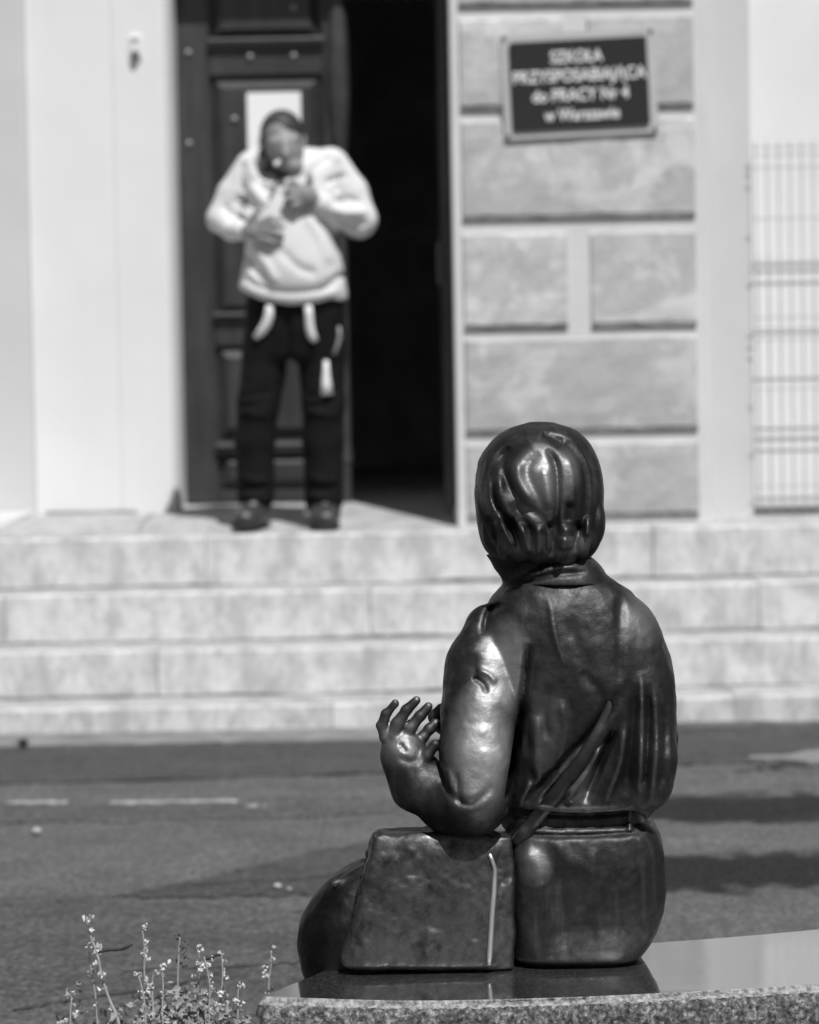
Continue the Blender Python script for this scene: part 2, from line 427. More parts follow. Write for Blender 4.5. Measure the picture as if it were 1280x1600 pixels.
# right: rusticated pier with its blocks
pil = part("rusticated_pier", box(.19, 1.208, 10.145, 11.45, .3, 6, .012, 2), M['plaster_joint'])
def block(x0, x1, z0, z1, dep=.02, ch=.009):
    j = lambda a: random.uniform(-a, a)
    yf = 10.146 - dep + j(.004)
    bm = bmesh.new(); nx, nz = 10, 6; vs = {}
    for i in range(nx + 1):
        for k in range(nz + 1):
            u, w = i / nx, k / nz
            e = (i in (0, nx)) or (k in (0, nz))
            vs[i, k] = bm.verts.new((x0 + ch + (x1 - x0 - 2 * ch) * u + (j(.003) if e else 0), yf + (.004 if e else j(.0025)), z0 + ch + (z1 - z0 - 2 * ch) * w + (j(.004) if e else 0)))
    for i in range(nx):
        for k in range(nz): bm.faces.new((vs[i, k], vs[i + 1, k], vs[i + 1, k + 1], vs[i, k + 1]))
    loop = [(i, 0) for i in range(nx)] + [(nx, k) for k in range(nz)] + [(i, nz) for i in range(nx, 0, -1)] + [(0, k) for k in range(nz, 0, -1)]
    out = [bm.verts.new((x0 + (x1 - x0) * i / nx, 10.15, z0 + (z1 - z0) * k / nz)) for i, k in loop]
    n = len(loop)
    for a in range(n):
        b = (a + 1) % n; bm.faces.new((vs[loop[a]], out[a], out[b], vs[loop[b]]))
    o = part("stone_block", bm, M['block'], pil)
    gl = link("joint_grime_shade", rough_strip(x0 + .004, x1 - .004, 10.143, z0 - .010, .010, .010, 40, int(z0 * 1000 + x0 * 77)), M['grime_shade'], o)  # dark strip paints the shadow line beneath each block
    return o
xl, xm1, xm2, xr = .225, .644, .729, 1.153
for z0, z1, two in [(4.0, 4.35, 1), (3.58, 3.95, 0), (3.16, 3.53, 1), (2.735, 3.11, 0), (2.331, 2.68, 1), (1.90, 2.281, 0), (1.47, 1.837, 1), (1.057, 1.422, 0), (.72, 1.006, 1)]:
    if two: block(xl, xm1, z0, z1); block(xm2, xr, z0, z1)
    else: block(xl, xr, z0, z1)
part("return_wall", box(1.208, 1.405, 10.40, 11.4, .3, 6), M['plaster_grey'])
part("side_wall", box(1.405, 6, 10.62, 11.4, .3, 6), M['plaster'])
part("wall_plinth", box(1.41, 3.4, 10.40, 10.615, .64, .722, .006), M['plinth'])
part("roof_slab", box(-6.2, 6.2, 9.9, 18, 6.0, 6.3), M['plaster_grey'])
# dark hall behind the door
hall = [("hall_wall", (-1.75, -1.6, 11.43, 17, .5, 6)), ("hall_wall", (1.6, 1.75, 11.43, 17, .5, 6)), ("hall_wall", (-1.75, 1.75, 17, 17.15, .5, 6)),
        ("hall_floor", (-1.6, 1.6, 11.505, 17, .6, .75)), ("hall_ceiling", (-1.6, 1.6, 11.46, 17, 4.0, 4.1))]
for n, b in hall: part(n, box(*b), M['dark'])
part("return_partition", box(-6, -1.75, 11.4, 17.15, .3, 6), M['plaster_grey']); part("return_partition", box(1.75, 6, 11.4, 17.15, .3, 6), M['plaster_grey'])

# door leaf that is shut
door = part("door", box(-.982, -.262, 11.315, 11.36, .748, 3.3), M['wood'])
def dpart(name, bm, mat): return part(name, bm, mat, door)
dpart("stile", box(-.982, -.842, 11.285, 11.314, .748, 3.3, .004), M['wood'])
dpart("stile", box(-.345, -.262, 11.285, 11.314, .748, 3.3, .004), M['wood'])
for z0, z1 in ((.748, .80), (.975, 1.02), (1.44, 1.56), (2.62, 2.765), (3.24, 3.3)):
    dpart("rail", box(-.841, -.346, 11.287, 11.314, z0, z1, .004), M['wood'])
def raised(x0, x1, z0, z1, ins=.055, y0=11.313, y1=11.279):
    bm = bmesh.new()
    m = .012
    a = [bm.verts.new((x, y0, z)) for x, z in ((x0 + m, z0 + m), (x1 - m, z0 + m), (x1 - m, z1 - m), (x0 + m, z1 - m))]
    b = [bm.verts.new((x, y1, z)) for x, z in ((x0 + ins, z0 + ins), (x1 - ins, z0 + ins), (x1 - ins, z1 - ins), (x0 + ins, z1 - ins))]
    bm.faces.new(b)
    for i in range(4): bm.faces.new((a[i], a[(i + 1) % 4], b[(i + 1) % 4], b[i]))
    return bm
for z0, z1 in ((.80, .975), (1.02, 1.44), (1.56, 2.62), (2.765, 3.24)):
    dpart("raised_panel", raised(-.841, -.346, z0, z1), M['wood'])
for z, w in ((2.752, .022), (1.565, .014), (.985, .02)):
    dpart("moulding", hexa([(-.845, 11.255, z), (-.335, 11.255, z), (-.335, 11.286, z - .03), (-.845, 11.286, z - .03), (-.845, 11.25, z + w), (-.335, 11.25, z + w), (-.335, 11.286, z + w + .012), (-.845, 11.286, z + w + .012)], .004), M['wood'])
# carved closing strip with a swelling capital
pr = [(.748, .026), (.9, .026), (.92, .034), (1.0, .026), (2.1, .024), (2.24, .03), (2.34, .045), (2.5, .058), (2.62, .062), (2.74, .056), (2.9, .042), (3.05, .034), (3.3, .03)]
bm = bmesh.new(); rings = []
for z, r_ in pr: rings.append([bm.verts.new((-.275 + r_ * math.sin(t) * .9, 11.29 - r_ * math.cos(t), z)) for t in np.linspace(-1.5, 1.5, 9)])
for a, b in zip(rings[:-1], rings[1:]):
    for i in range(8): bm.faces.new((a[i], a[i + 1], b[i + 1], b[i]))
dpart("closing_strip", bm, M['worn_wood'])
sm = None
for x, z, y in ((-.931, 2.722, 11.284), (-.661, 2.70, 11.286), (-.47, 2.70, 11.286), (-.464, 2.909, 11.278), (-.735, 2.429, 11.278), (-.937, 2.326, 11.284)):
    if sm is None:
        b_ = bmesh.new(); bmesh.ops.create_uvsphere(b_, u_segments=12, v_segments=8, radius=.014); sm = bm_mesh("stud", b_)
    o = link("stud", sm, M['stud'], None, True); o.location = (x, y, z); o.parent = door
# the other leaf stands open against the right-hand reveal
dr2 = part("open_door_leaf", box(.152, .186, 10.30, 11.28, .752, 3.3, .004), M['wood'])
part("door_handle", box(.13, .151, 10.42, 10.45, 1.65, 1.83, .006), M['screw'], dr2)
# the notice on the shut leaf
paper = tag(link("paper_notice", bm_mesh("paper_notice", box(-.679, -.443, 11.2725, 11.2755, 2.235, 2.542, .0008)), M['paper']), "blank white paper notice on the dark door behind the man's head", "notice")

# ------------------------------------------------------------------ door bell on the recessed wall
bell = tag(empty("doorbell", (-1.132, 10.99, 2.70)), "small pale doorbell with a dark button on the white wall left of the door", "doorbell")
def kid(name, bm, mat, p, smooth=False): return keep(link(name, bm_mesh(name, bm), mat, None, smooth), p)
kid("housing", box(-1.158, -1.106, 10.975, 10.997, 2.66, 2.76, .006, 2), M['bellw'], bell)
b_ = bmesh.new(); bmesh.ops.create_uvsphere(b_, u_segments=12, v_segments=8, radius=.019); bmesh.ops.translate(b_, verts=b_.verts, vec=(-1.132, 10.972, 2.676)); kid("button", b_, M['belld'], bell, True)
kid("speaker_slot", box(-1.143, -1.121, 10.971, 10.976, 2.735, 2.745), M['belld'], bell)

# ------------------------------------------------------------------ school sign
sign = empty("school_sign", (.698, 10.118, 2.415)); sign.rotation_euler = (0, R(-1.9), 0)
tag(sign, "black school nameplate with pale lettering in a grey surround on the stone pier", "sign")
bpy.context.view_layer.update()
def rrect(w, h, r_, y0, y1):
    pts = []
    for cx, cz, a0 in ((w / 2 - r_, h / 2 - r_, 0), (-w / 2 + r_, h / 2 - r_, 90), (-w / 2 + r_, -h / 2 + r_, 180), (w / 2 - r_, -h / 2 + r_, 270)):
        for k in range(5):
            t = R(a0 + k * 22.5); pts.append((cx + r_ * math.cos(t), cz + r_ * math.sin(t)))
    bm = bmesh.new(); a = [bm.verts.new((x, y0, z)) for x, z in pts]; b = [bm.verts.new((x, y1, z)) for x, z in pts]
    bm.faces.new(a); bm.faces.new(b[::-1]); n = len(pts)
    for i in range(n): bm.faces.new((a[i], b[i], b[(i + 1) % n], a[(i + 1) % n]))
    return bm
link("backing_plate", bm_mesh("backing_plate", rrect(.605, .408, .012, -.004, .006)), M['back'], sign)
link("name_plate", bm_mesh("name_plate", rrect(.540, .345, .012, -.014, -.0045)), M['plate'], sign)
for sx in (-1, 1):
    for sz in (-1, 1):
        b_ = bmesh.new(); bmesh.ops.create_cone(b_, segments=12, radius1=.009, radius2=.006, depth=.006, cap_ends=True)
        bmesh.ops.rotate(b_, verts=b_.verts, matrix=Matrix.Rotation(R(90), 3, 'X')); bmesh.ops.translate(b_, verts=b_.verts, vec=(sx * .288, -.0065, sz * .19)); link("screw", bm_mesh("screw", b_), M['screw'], sign)
def text_line(s, cx, cz, w, capital_h):
    cu = bpy.data.curves.new("t", 'FONT'); cu.body = s; cu.align_x = 'CENTER'; cu.size = 1; cu.extrude = .02; cu.offset = .018
    to = bpy.data.objects.new("t", cu); COL.objects.link(to); bpy.context.view_layer.update()
    me = bpy.data.meshes.new_from_object(to.evaluated_get(bpy.context.evaluated_depsgraph_get()))
    bpy.data.objects.remove(to); 
    P = np.array([v.co[:] for v in me.vertices]); lo, hi = P.min(0), P.max(0)
    sx = w / (hi[0] - lo[0]); sy = capital_h / .70
    for v in me.vertices:
        x, y, z = v.co; v.co = ((x - (lo[0] + hi[0]) / 2) * sx + cx, -.0155 - z * .03, y * sy + cz)
    me.name = "lettering"; me.materials.clear()
    link("lettering", me, M['letter'], sign)
text_line("SZKO\u0141A", -.007, .085, .205, .046)
text_line("PRZYSPOSABIAJ\u0104CA", .002, .012, .522, .046)
text_line("do PRACY Nr 4", .002, -.064, .378, .046)
text_line("w Warszawie", .004, -.140, .295, .046)

# ------------------------------------------------------------------ wire mesh fence panel on the landing
fence = tag(empty("mesh_fence_panel", (1.41, 10.34, .70)), "welded wire mesh fence panel standing in front of the pale wall", "fence")
def wire(p0, p1, r_, name):
    v, f = tube([p0, p1], r_, 6); return keep(link(name, mesh(name, v, f), M['wire'], None), fence)
fy = 10.36
wv = None
for i in range(28):
    x = 1.418 + i * .0465
    if wv is None:
        v, f = tube([(0, 0, .725), (0, 0, 2.20)], .0032, 6); wv = mesh("upright_wire", v, f)
    o = link("upright_wire", wv, M['wire']); o.location = (x, fy, 0); keep(o, fence)
for z in (2.178, 2.146, 2.096, 1.892, 1.70, 1.495, 1.45, 1.404, 1.207, 1.012, .815, .767):
    wire((1.40, fy - .006, z), (2.70, fy - .006, z), .003, "cross_wire")
for x in (2.71,): keep(link("fence_post", bm_mesh("fence_post", box(x, x + .05, 10.34, 10.40, .69, 2.25, .005)), M['wire']), fence)

# ------------------------------------------------------------------ sculpting with distance fields
class Sculpt:
    """blend simple volumes into one closed surface; units are millimetre-like and scaled when linked"""
    def __init__(self, lo, hi, res):
        self.lo = np.array(lo, float); self.res = float(res)
        self.n = (np.ceil((np.array(hi) - self.lo) / res)).astype(int) + 1
        self.ax = [(self.lo[i] + np.arange(self.n[i]) * res).astype(np.float32) for i in range(3)]
        self.F = np.full(tuple(self.n), 60., np.float32)
    def sub(self, lo, hi, pad=14):
        i0 = np.clip(np.floor((np.array(lo) - pad - self.lo) / self.res).astype(int), 0, self.n - 1)
        i1 = np.clip(np.ceil((np.array(hi) + pad - self.lo) / self.res).astype(int) + 1, 1, self.n)
        sl = tuple(slice(a, b) for a, b in zip(i0, i1))
        x = self.ax[0][sl[0]][:, None, None]; y = self.ax[1][sl[1]][None, :, None]; z = self.ax[2][sl[2]][None, None, :]
        return sl, x, y, z
    def join(self, sl, d, k):
        a = self.F[sl]
        if k <= 0: self.F[sl] = np.minimum(a, d); return
        h = np.clip(.5 + .5 * (d - a) / k, 0, 1); self.F[sl] = d + (a - d) * h - k * h * (1 - h)
    def cut(self, sl, d, k):
        a = self.F[sl]; b = -d; h = np.clip(.5 - .5 * (b - a) / k, 0, 1); self.F[sl] = b + (a - b) * h + k * h * (1 - h)
    def cone(self, p, q, r0, r1, k=8, flat=(1, 1, 1), cut=False):
        p = np.array(p, float); q = np.array(q, float); m = max(r0, r1)
        sl, x, y, z = self.sub(np.minimum(p, q) - m, np.maximum(p, q) + m, 10 + k)
        d = q - p; L = float(d @ d) + 1e-6
        t = np.clip(((x - p[0]) * d[0] + (y - p[1]) * d[1] + (z - p[2]) * d[2]) / L, 0, 1)
        dist = np.sqrt(((x - p[0] - t * d[0]) / flat[0]) ** 2 + ((y - p[1] - t * d[1]) / flat[1]) ** 2 + ((z - p[2] - t * d[2]) / flat[2]) ** 2) - (r0 + (r1 - r0) * t)
        dist = (dist * min(flat)).astype(np.float32)
        (self.cut if cut else self.join)(sl, dist, k)
    def chain(self, pts, rad, k=8, flat=(1, 1, 1)):
        for i in range(len(pts) - 1): self.cone(pts[i], pts[i + 1], rad[i], rad[i + 1], k, flat)
    def ell(self, c, r, k=8, rot=None, cut=False):
        m = max(r); sl, x, y, z = self.sub(np.array(c) - m, np.array(c) + m, 10 + k)
        x = x - c[0]; y = y - c[1]; z = z - c[2]
        if rot is not None:
            Q = np.array(Euler([R(a) for a in rot]).to_matrix().transposed())
            x, y, z = (Q[0, 0] * x + Q[0, 1] * y + Q[0, 2] * z, Q[1, 0] * x + Q[1, 1] * y + Q[1, 2] * z, Q[2, 0] * x + Q[2, 1] * y + Q[2, 2] * z)
        k0 = np.sqrt((x / r[0]) ** 2 + (y / r[1]) ** 2 + (z / r[2]) ** 2); k1 = np.sqrt((x / r[0] ** 2) ** 2 + (y / r[1] ** 2) ** 2 + (z / r[2] ** 2) ** 2) + 1e-6
        d = (k0 * (k0 - 1) / k1).astype(np.float32)
        (self.cut if cut else self.join)(sl, d, k)
    def loft(self, rows, n=2.4, k=8, capk=10, cut=False):
        """rows: (z, x_left, x_right, y_near, y_far)"""
        rows = sorted(rows, key=lambda q: q[0]); T = catmull(rows, len(rows) * 8); T = T[np.argsort(T[:, 0])]
        z0, z1 = rows[0][0], rows[-1][0]
        lo = (T[:, 1].min(), T[:, 3].min(), z0); hi = (T[:, 2].max(), T[:, 4].max(), z1)
        sl, x, y, z = self.sub(lo, hi, 12 + k)
        zz = z.ravel(); I = lambda c: np.interp(zz, T[:, 0], c).astype(np.float32)[None, None, :]
        cx = I((T[:, 1] + T[:, 2]) / 2); a = I((T[:, 2] - T[:, 1]) / 2); cy = I((T[:, 3] + T[:, 4]) / 2); b = I((T[:, 4] - T[:, 3]) / 2)
        g = (np.abs((x - cx) / a) ** n + np.abs((y - cy) / b) ** n) ** (1 / n)
        d = (g - 1) * np.minimum(a, b)
        e = np.maximum(z0 - z, z - z1) + 0 * d
        h = np.clip(.5 - .5 * (e - d) / capk, 0, 1); d = e + (d - e) * h + capk * h * (1 - h)
        (self.cut if cut else self.join)(sl, d.astype(np.float32), k)
    def relief(self, line, amp, w, ylim=(-1e3, 1e3), taper=True):
        """ridge (amp<0) or groove (amp>0) following a line drawn on the x-z side"""
        L = catmull([(a, 0, b) for a, b in line], max(12, len(line) * 8))[:, (0, 2)]
        sl, x, y, z = self.sub((L[:, 0].min(), ylim[0], L[:, 1].min()), (L[:, 0].max(), ylim[1], L[:, 1].max()), 2.5 * w)
        x2 = x[:, 0, 0][:, None]; z2 = z[0, 0, :][None, :]
        best = np.full((x2.shape[0], z2.shape[1]), 1e9, np.float32); tt = np.zeros_like(best)
        for i in range(len(L) - 1):
            d = L[i + 1] - L[i]; q = float(d @ d) + 1e-6
            t = np.clip(((x2 - L[i, 0]) * d[0] + (z2 - L[i, 1]) * d[1]) / q, 0, 1)
            dd = (x2 - L[i, 0] - t * d[0]) ** 2 + (z2 - L[i, 1] - t * d[1]) ** 2
            m = dd < best; best[m] = dd[m]; tt[m] = ((i + t) / (len(L) - 1))[m]
        s = amp * np.exp(-best / w ** 2)
        if taper: s = s * np.clip(np.minimum(tt, 1 - tt) * 5, 0, 1)
        self.F[sl] += s[:, None, :].astype(np.float32)
    def near_y(self, x, z):
        i = int(np.clip(round((x - self.lo[0]) / self.res), 0, self.n[0] - 1)); k = int(np.clip(round((z - self.lo[2]) / self.res), 0, self.n[2] - 1))
        c = self.F[i, :, k]; w = np.where(c < 0)[0]
        if not len(w): return None
        j = w[0]
        if j == 0: return self.ax[1][0]
        return float(self.ax[1][j - 1] + self.res * c[j - 1] / (c[j - 1] - c[j]))
    def surface(self, smooth=2):
        F = self.F; s = F < 0
        c = np.zeros(tuple(self.n - 1), np.int8)
        corners = [(a, b, d) for a in (0, 1) for b in (0, 1) for d in (0, 1)]
        nx, ny, nz = self.n
        for a, b, d in corners: c += s[a:nx - 1 + a, b:ny - 1 + b, d:nz - 1 + d]
        idx = np.argwhere((c > 0) & (c < 8)); vid = np.full(c.shape, -1, np.int64); vid[tuple(idx.T)] = np.arange(len(idx))
        val = {q: F[idx[:, 0] + q[0], idx[:, 1] + q[1], idx[:, 2] + q[2]] for q in corners}
        acc = np.zeros((len(idx), 3)); cnt = np.zeros(len(idx))
        for q in corners:
            for axis in range(3):
                if q[axis]: continue
                r_ = list(q); r_[axis] = 1; r_ = tuple(r_)
                a, b = val[q], val[r_]; m = (a < 0) != (b < 0)
                t = np.where(m, a / np.where(m, a - b, 1), 0)
                p = np.array(q, float)[None, :].repeat(len(idx), 0); p[:, axis] += t
                acc[m] += p[m]; cnt[m] += 1
        V = (idx + acc / cnt[:, None]) * self.res + self.lo
        quads = []
        for axis in range(3):
            o1, o2 = [q for q in range(3) if q != axis]
            sl0 = [slice(1, -1)] * 3; sl0[axis] = slice(0, -1); sl1 = list(sl0); sl1[axis] = slice(1, None)
            a = s[tuple(sl0)]; b = s[tuple(sl1)]; e = np.argwhere(a != b)
            if not len(e): continue
            inside = a[tuple(e.T)]; base = e.copy(); base[:, o1] += 1; base[:, o2] += 1
            def cell(d1, d2):
                g = base.copy(); g[:, o1] -= d1; g[:, o2] -= d2; return vid[tuple(g.T)]
            q = np.stack([cell(1, 1), cell(0, 1), cell(0, 0), cell(1, 0)], 1)
            flip = inside if axis != 1 else ~inside
            q[~flip] = q[~flip][:, ::-1]; quads.append(q)
        Q = np.concatenate(quads); Q = Q[(Q >= 0).all(1)]
        E_ = np.concatenate([Q[:, (0, 1)], Q[:, (1, 2)], Q[:, (2, 3)], Q[:, (3, 0)]]); E_ = np.concatenate([E_, E_[:, ::-1]])
        deg = np.bincount(E_[:, 0], minlength=len(V)).astype(float); deg[deg == 0] = 1
        for it in range(smooth):
            A = np.stack([np.bincount(E_[:, 0], V[E_[:, 1], j], len(V)) for j in range(3)], 1) / deg[:, None]
            V = V + (A - V) * .5
        return V, Q

def np_mesh(name, V, Q):
    me = bpy.data.meshes.new(name); me.vertices.add(len(V)); me.vertices.foreach_set('co', V.astype(np.float32).ravel())
    me.loops.add(Q.size); me.loops.foreach_set('vertex_index', Q.astype(np.int32).ravel())
    me.polygons.add(len(Q)); me.polygons.foreach_set('loop_start', np.arange(0, Q.size, 4, dtype=np.int32))
    me.polygons.foreach_set('use_smooth', np.ones(len(Q), dtype=bool)); me.update(calc_edges=True); return me

class Place:      # sculpting frame -> object coordinates
    def __init__(self, scale, roll): self.s = scale; self.c = math.cos(roll); self.n = math.sin(roll)
    def __call__(self, V):
        V = np.asarray(V, float) * self.s
        return np.stack([V[:, 0] * self.c + V[:, 2] * self.n, V[:, 1], V[:, 2] * self.c - V[:, 0] * self.n], 1)

# ------------------------------------------------------------------ curved granite bench
bench = tag(empty("granite_bench", (.25, 3.85, 0)), "curved grey granite bench with polished top under the bronze statue", "bench")
front = catmull([(-.226, 3.700, 0), (-.02, 3.658, 0), (.17, 3.657, 0), (.35, 3.675, 0), (.587, 3.716, 0), (.9, 3.81, 0), (1.35, 4.02, 0), (1.75, 4.3, 0)], 70)
back = catmull([(-.075, 3.985, 0), (.12, 3.975, 0), (.351, 4.009, 0), (.648, 4.094, 0), (1.0, 4.25, 0), (1.4, 4.5, 0)], 60)
ztop = .33
def slab():
    bm = bmesh.new(); n = 70; m = 12
    fr = front; bk = catmull(back, n)
    prof = [(0.0, 0.0), (.003, -.0035), (.012, -.010), (.016, -.022), (.018, -.05), (.016, -.09), (.012, -.13)]   # outward, down: chipped edge then split face
    ring = [tuple(p) for p in fr] + [tuple(fr[-1] + (bk[-1] - fr[-1]) * t) for t in np.linspace(0, 1, m)[1:-1]] + [tuple(p) for p in bk[::-1]] + [tuple(bk[0] + (fr[0] - bk[0]) * t) for t in np.linspace(0, 1, m)[1:-1]]
    # refine
    ring = catmull(np.array(ring + [ring[0]]), 900)[:-1, :2]
    N = len(ring); tan = np.roll(ring, -1, 0) - np.roll(ring, 1, 0); tan /= np.linalg.norm(tan, axis=1)[:, None] + 1e-9
    nor = np.stack([tan[:, 1], -tan[:, 0]], 1)
    for _ in range(4): nor = (np.roll(nor, 1, 0) + nor + np.roll(nor, -1, 0)) / 3
    top = [bm.verts.new((x, y, ztop)) for x, y in ring]
    tf = bm.faces.new(top); tf.material_index = 0
    prev = top; r_ = np.random.default_rng(5)
    base_n = np.cumsum(r_.normal(0, .0006, N)); base_n -= np.linspace(0, base_n[-1], N)
    for li, (o_, d_) in enumerate(prof[1:]):
        a = .0012 if li > 0 else .0008
        cur = []
        for i in range(N):
            q = ring[i] + nor[i] * (o_ + base_n[i] * .5 + r_.normal(0, a))
            cur.append(bm.verts.new((q[0], q[1], ztop + d_ + r_.normal(0, a * .7))))
        for i in range(N):
            k = (i + 1) % N; f = bm.faces.new((prev[i], prev[k], cur[k], cur[i])); f.material_index = 2 if li < 2 else 1
        prev = cur
    f = bm.faces.new(prev[::-1]); f.material_index = 1
    return bm_mesh("seat_slab", bm)
me = slab(); me.materials.append(M['granite_top']); me.materials.append(M['granite_rough']); me.materials.append(M['granite_rim'])
keep(link("seat_slab", me, None, None, True), bench); me.polygons[0].use_smooth = False
pl = [(x, y + .06) for x, y, _ in front[8:60:4]] + [(x, y - .05) for x, y, _ in back[52:6:-4]]
keep(link("bench_base", bm_mesh("bench_base", prism(pl, -.02, .205)), M['granite_rough']), bench)

# ------------------------------------------------------------------ bronze statue
SO = Vector((.142, 3.83, ztop + .003))
statue = tag(empty("bronze_statue", SO), "dark bronze statue of a seated figure with a satchel, seen from behind", "statue")
ST = Place(.000958, ROLL)
def X(px): return px - 800.
def Zp(py): return 1515. - py
def P3(px, py, y): return (X(px), float(y), Zp(py))
def rows(lst): return [(Zp(py), X(a) + (a - 640) * (yn + yf) * 1.25e-4, X(b) + (b - 640) * (yn + yf) * 1.25e-4, yn, yf) for py, a, b, yn, yf in lst]
def lines(l): return [(X(a), Zp(b)) for a, b in l]
def put(S_, name, mat, parent, smooth=2, place=ST):
    V, Q = S_.surface(smooth); return link(name, np_mesh(name, place(V), Q), mat, parent)

def up2(a, n_, q):
    for ax_ in range(3):
        t = np.arange(n_[ax_]) / q; i = t.astype(int); u = (t - i).astype(np.float32); u = u * u * (3 - 2 * u)
        sh = [1, 1, 1]; sh[ax_] = -1
        a = np.take(a, i, ax_) * (1 - u.reshape(sh)) + np.take(a, i + 1, ax_) * u.reshape(sh)
    return a
B = Sculpt((-350, -75, -345), (275, 540, 650), 2.6)
# jacket
B.loft(rows([(872, 838, 922, 46, 130), (895, 806, 946, 26, 150), (925, 776, 984, 4, 178), (960, 752, 1014, -10, 205), (1000, 745, 1036, -18, 225), (1050, 752, 1050, -23, 238),
             (1100, 764, 1055, -23, 240), (1150, 770, 1057, -18, 242), (1200, 770, 1057, -12, 240), (1240, 772, 1050, -10, 236), (1264, 778, 1030, -8, 228)]), 2.7, 6, 4)
# right sleeve hanging to a point
B.chain([P3(985, 985, 60), P3(1012, 1080, 34), P3(1018, 1180, 18), P3(1017, 1228, 14)], [44, 38, 36, 33], 24)
B.cone(P3(1017, 1226, 12), P3(1012, 1278, 16), 32, 4, 10)
# waist below the hem, hips
B.loft(rows([(1240, 780, 1003, 12, 200), (1280, 780, 1004, 9, 200), (1305, 784, 1012, 4, 205)]), 3.0, 3, 6)
B.loft(rows([(1290, 796, 1012, 6, 205), (1304, 790, 1026, -6, 215), (1340, 788, 1036, -15, 225), (1400, 788, 1039, -18, 230), (1450, 789, 1031, -14, 228), (1488, 790, 1015, -4, 220), (1503, 792, 1006, 3, 214), (1508, 794, 1002, 12, 212), (1518, 800, 994, 26, 206)]), 3.6, 2, 3)
# far thigh and shin, near leg folded to the left
B.chain([P3(960, 1430, 120), P3(925, 1440, 330), P3(915, 1440, 420)], [74, 66, 58], 20)
B.chain([P3(915, 1440, 430), P3(912, 1600, 450), P3(912, 1790, 450)], [54, 44, 34], 18); B.cone(P3(912, 1818, 440), P3(905, 1826, 505), 26, 18, 12)
B.cone(P3(860, 1440, 120), P3(620, 1450, 125), 66, 60, 20)
B.loft(rows([(1366, 556, 650, 80, 170), (1384, 524, 650, 62, 185), (1402, 504, 650, 50, 195), (1425, 486, 650, 40, 200), (1452, 469, 650, 30, 200), (1485, 463, 650, 26, 198), (1515, 464, 650, 26, 190), (1545, 470, 650, 30, 180), (1570, 480, 650, 36, 170)]), 2.5, 8, 6)
B.cone(P3(519, 1392, 70), P3(580, 1372, 100), 6, 10, 8)
B.chain([P3(560, 1490, 120), P3(590, 1620, 230), P3(605, 1780, 250)], [54, 44, 32], 20); B.cone(P3(602, 1818, 245), P3(585, 1826, 300), 26, 18, 12)
# left arm: elbow drawn back towards the viewer
B.chain([P3(776, 996, 84), P3(758, 1042, 62), P3(753, 1110, 34), P3(746, 1180, 8), P3(740, 1236, -8)], [54, 62, 65, 61, 53], 4)
B.chain([P3(738, 1248, 6), P3(700, 1252, 24), P3(655, 1225, 38), P3(634, 1192, 40)], [52, 48, 43, 36], 12)
B.ell(P3(738, 1258, 4), (54, 48, 42), 10)
B.chain([P3(648, 1228, 42), P3(630, 1180, 40)], [40, 34], 14)
# left hand: palm, fingers, thumb
B.ell(P3(626, 1174, 36), (32, 18, 34), 10, (0, 12, 0))
fing = [[(600, 1152, 34), (593, 1132, 32), (602, 1112, 26), (616, 1096, 22)], [(613, 1148, 32), (620, 1126, 28), (634, 1106, 24), (649, 1091, 22)], [(632, 1154, 34), (641, 1136, 32), (655, 1117, 30), (669, 1102, 30)], [(650, 1166, 40), (660, 1152, 42), (671, 1140, 44), (680, 1130, 46)]]
for f_ in fing:
    B.chain([P3(*q) for q in f_], [9.6, 8.8, 8.0, 6.8], 3)
    for q, kr in zip(f_[:3], (10.4, 9.4, 8.6)): B.ell(P3(*q), (kr, kr, kr * .8), 3)
B.chain([P3(648, 1198, 26), P3(666, 1178, 18), P3(679, 1160, 16)], [13, 10, 8], 4)
# other forearm and hand in front of the chest
B.chain([P3(860, 1150, 190), P3(730, 1160, 150), P3(695, 1140, 130)], [44, 34, 20], 12); B.chain([P3(694, 1142, 126), P3(682, 1128, 110), P3(688, 1112, 106)], [17, 12, 7], 8)
# neck and face, turned away
B.chain([P3(865, 905, 92), P3(846, 850, 88)], [60, 54], 12)
B.ell(P3(826, 800, 110), (76, 96, 104), 10); B.chain([P3(778, 842, 88), P3(802, 872, 92), P3(836, 915, 96)], [27, 27, 40], 12)
B.cone(P3(800, 790, 205), P3(792, 826, 214), 8, 12, 8); B.ell(P3(800, 850, 188), (20, 14, 8), 6); B.ell(P3(802, 868, 165), (26, 24, 18), 12)
for ex in (768, 830): B.ell(P3(ex, 796, 194), (14, 10, 9), 5)
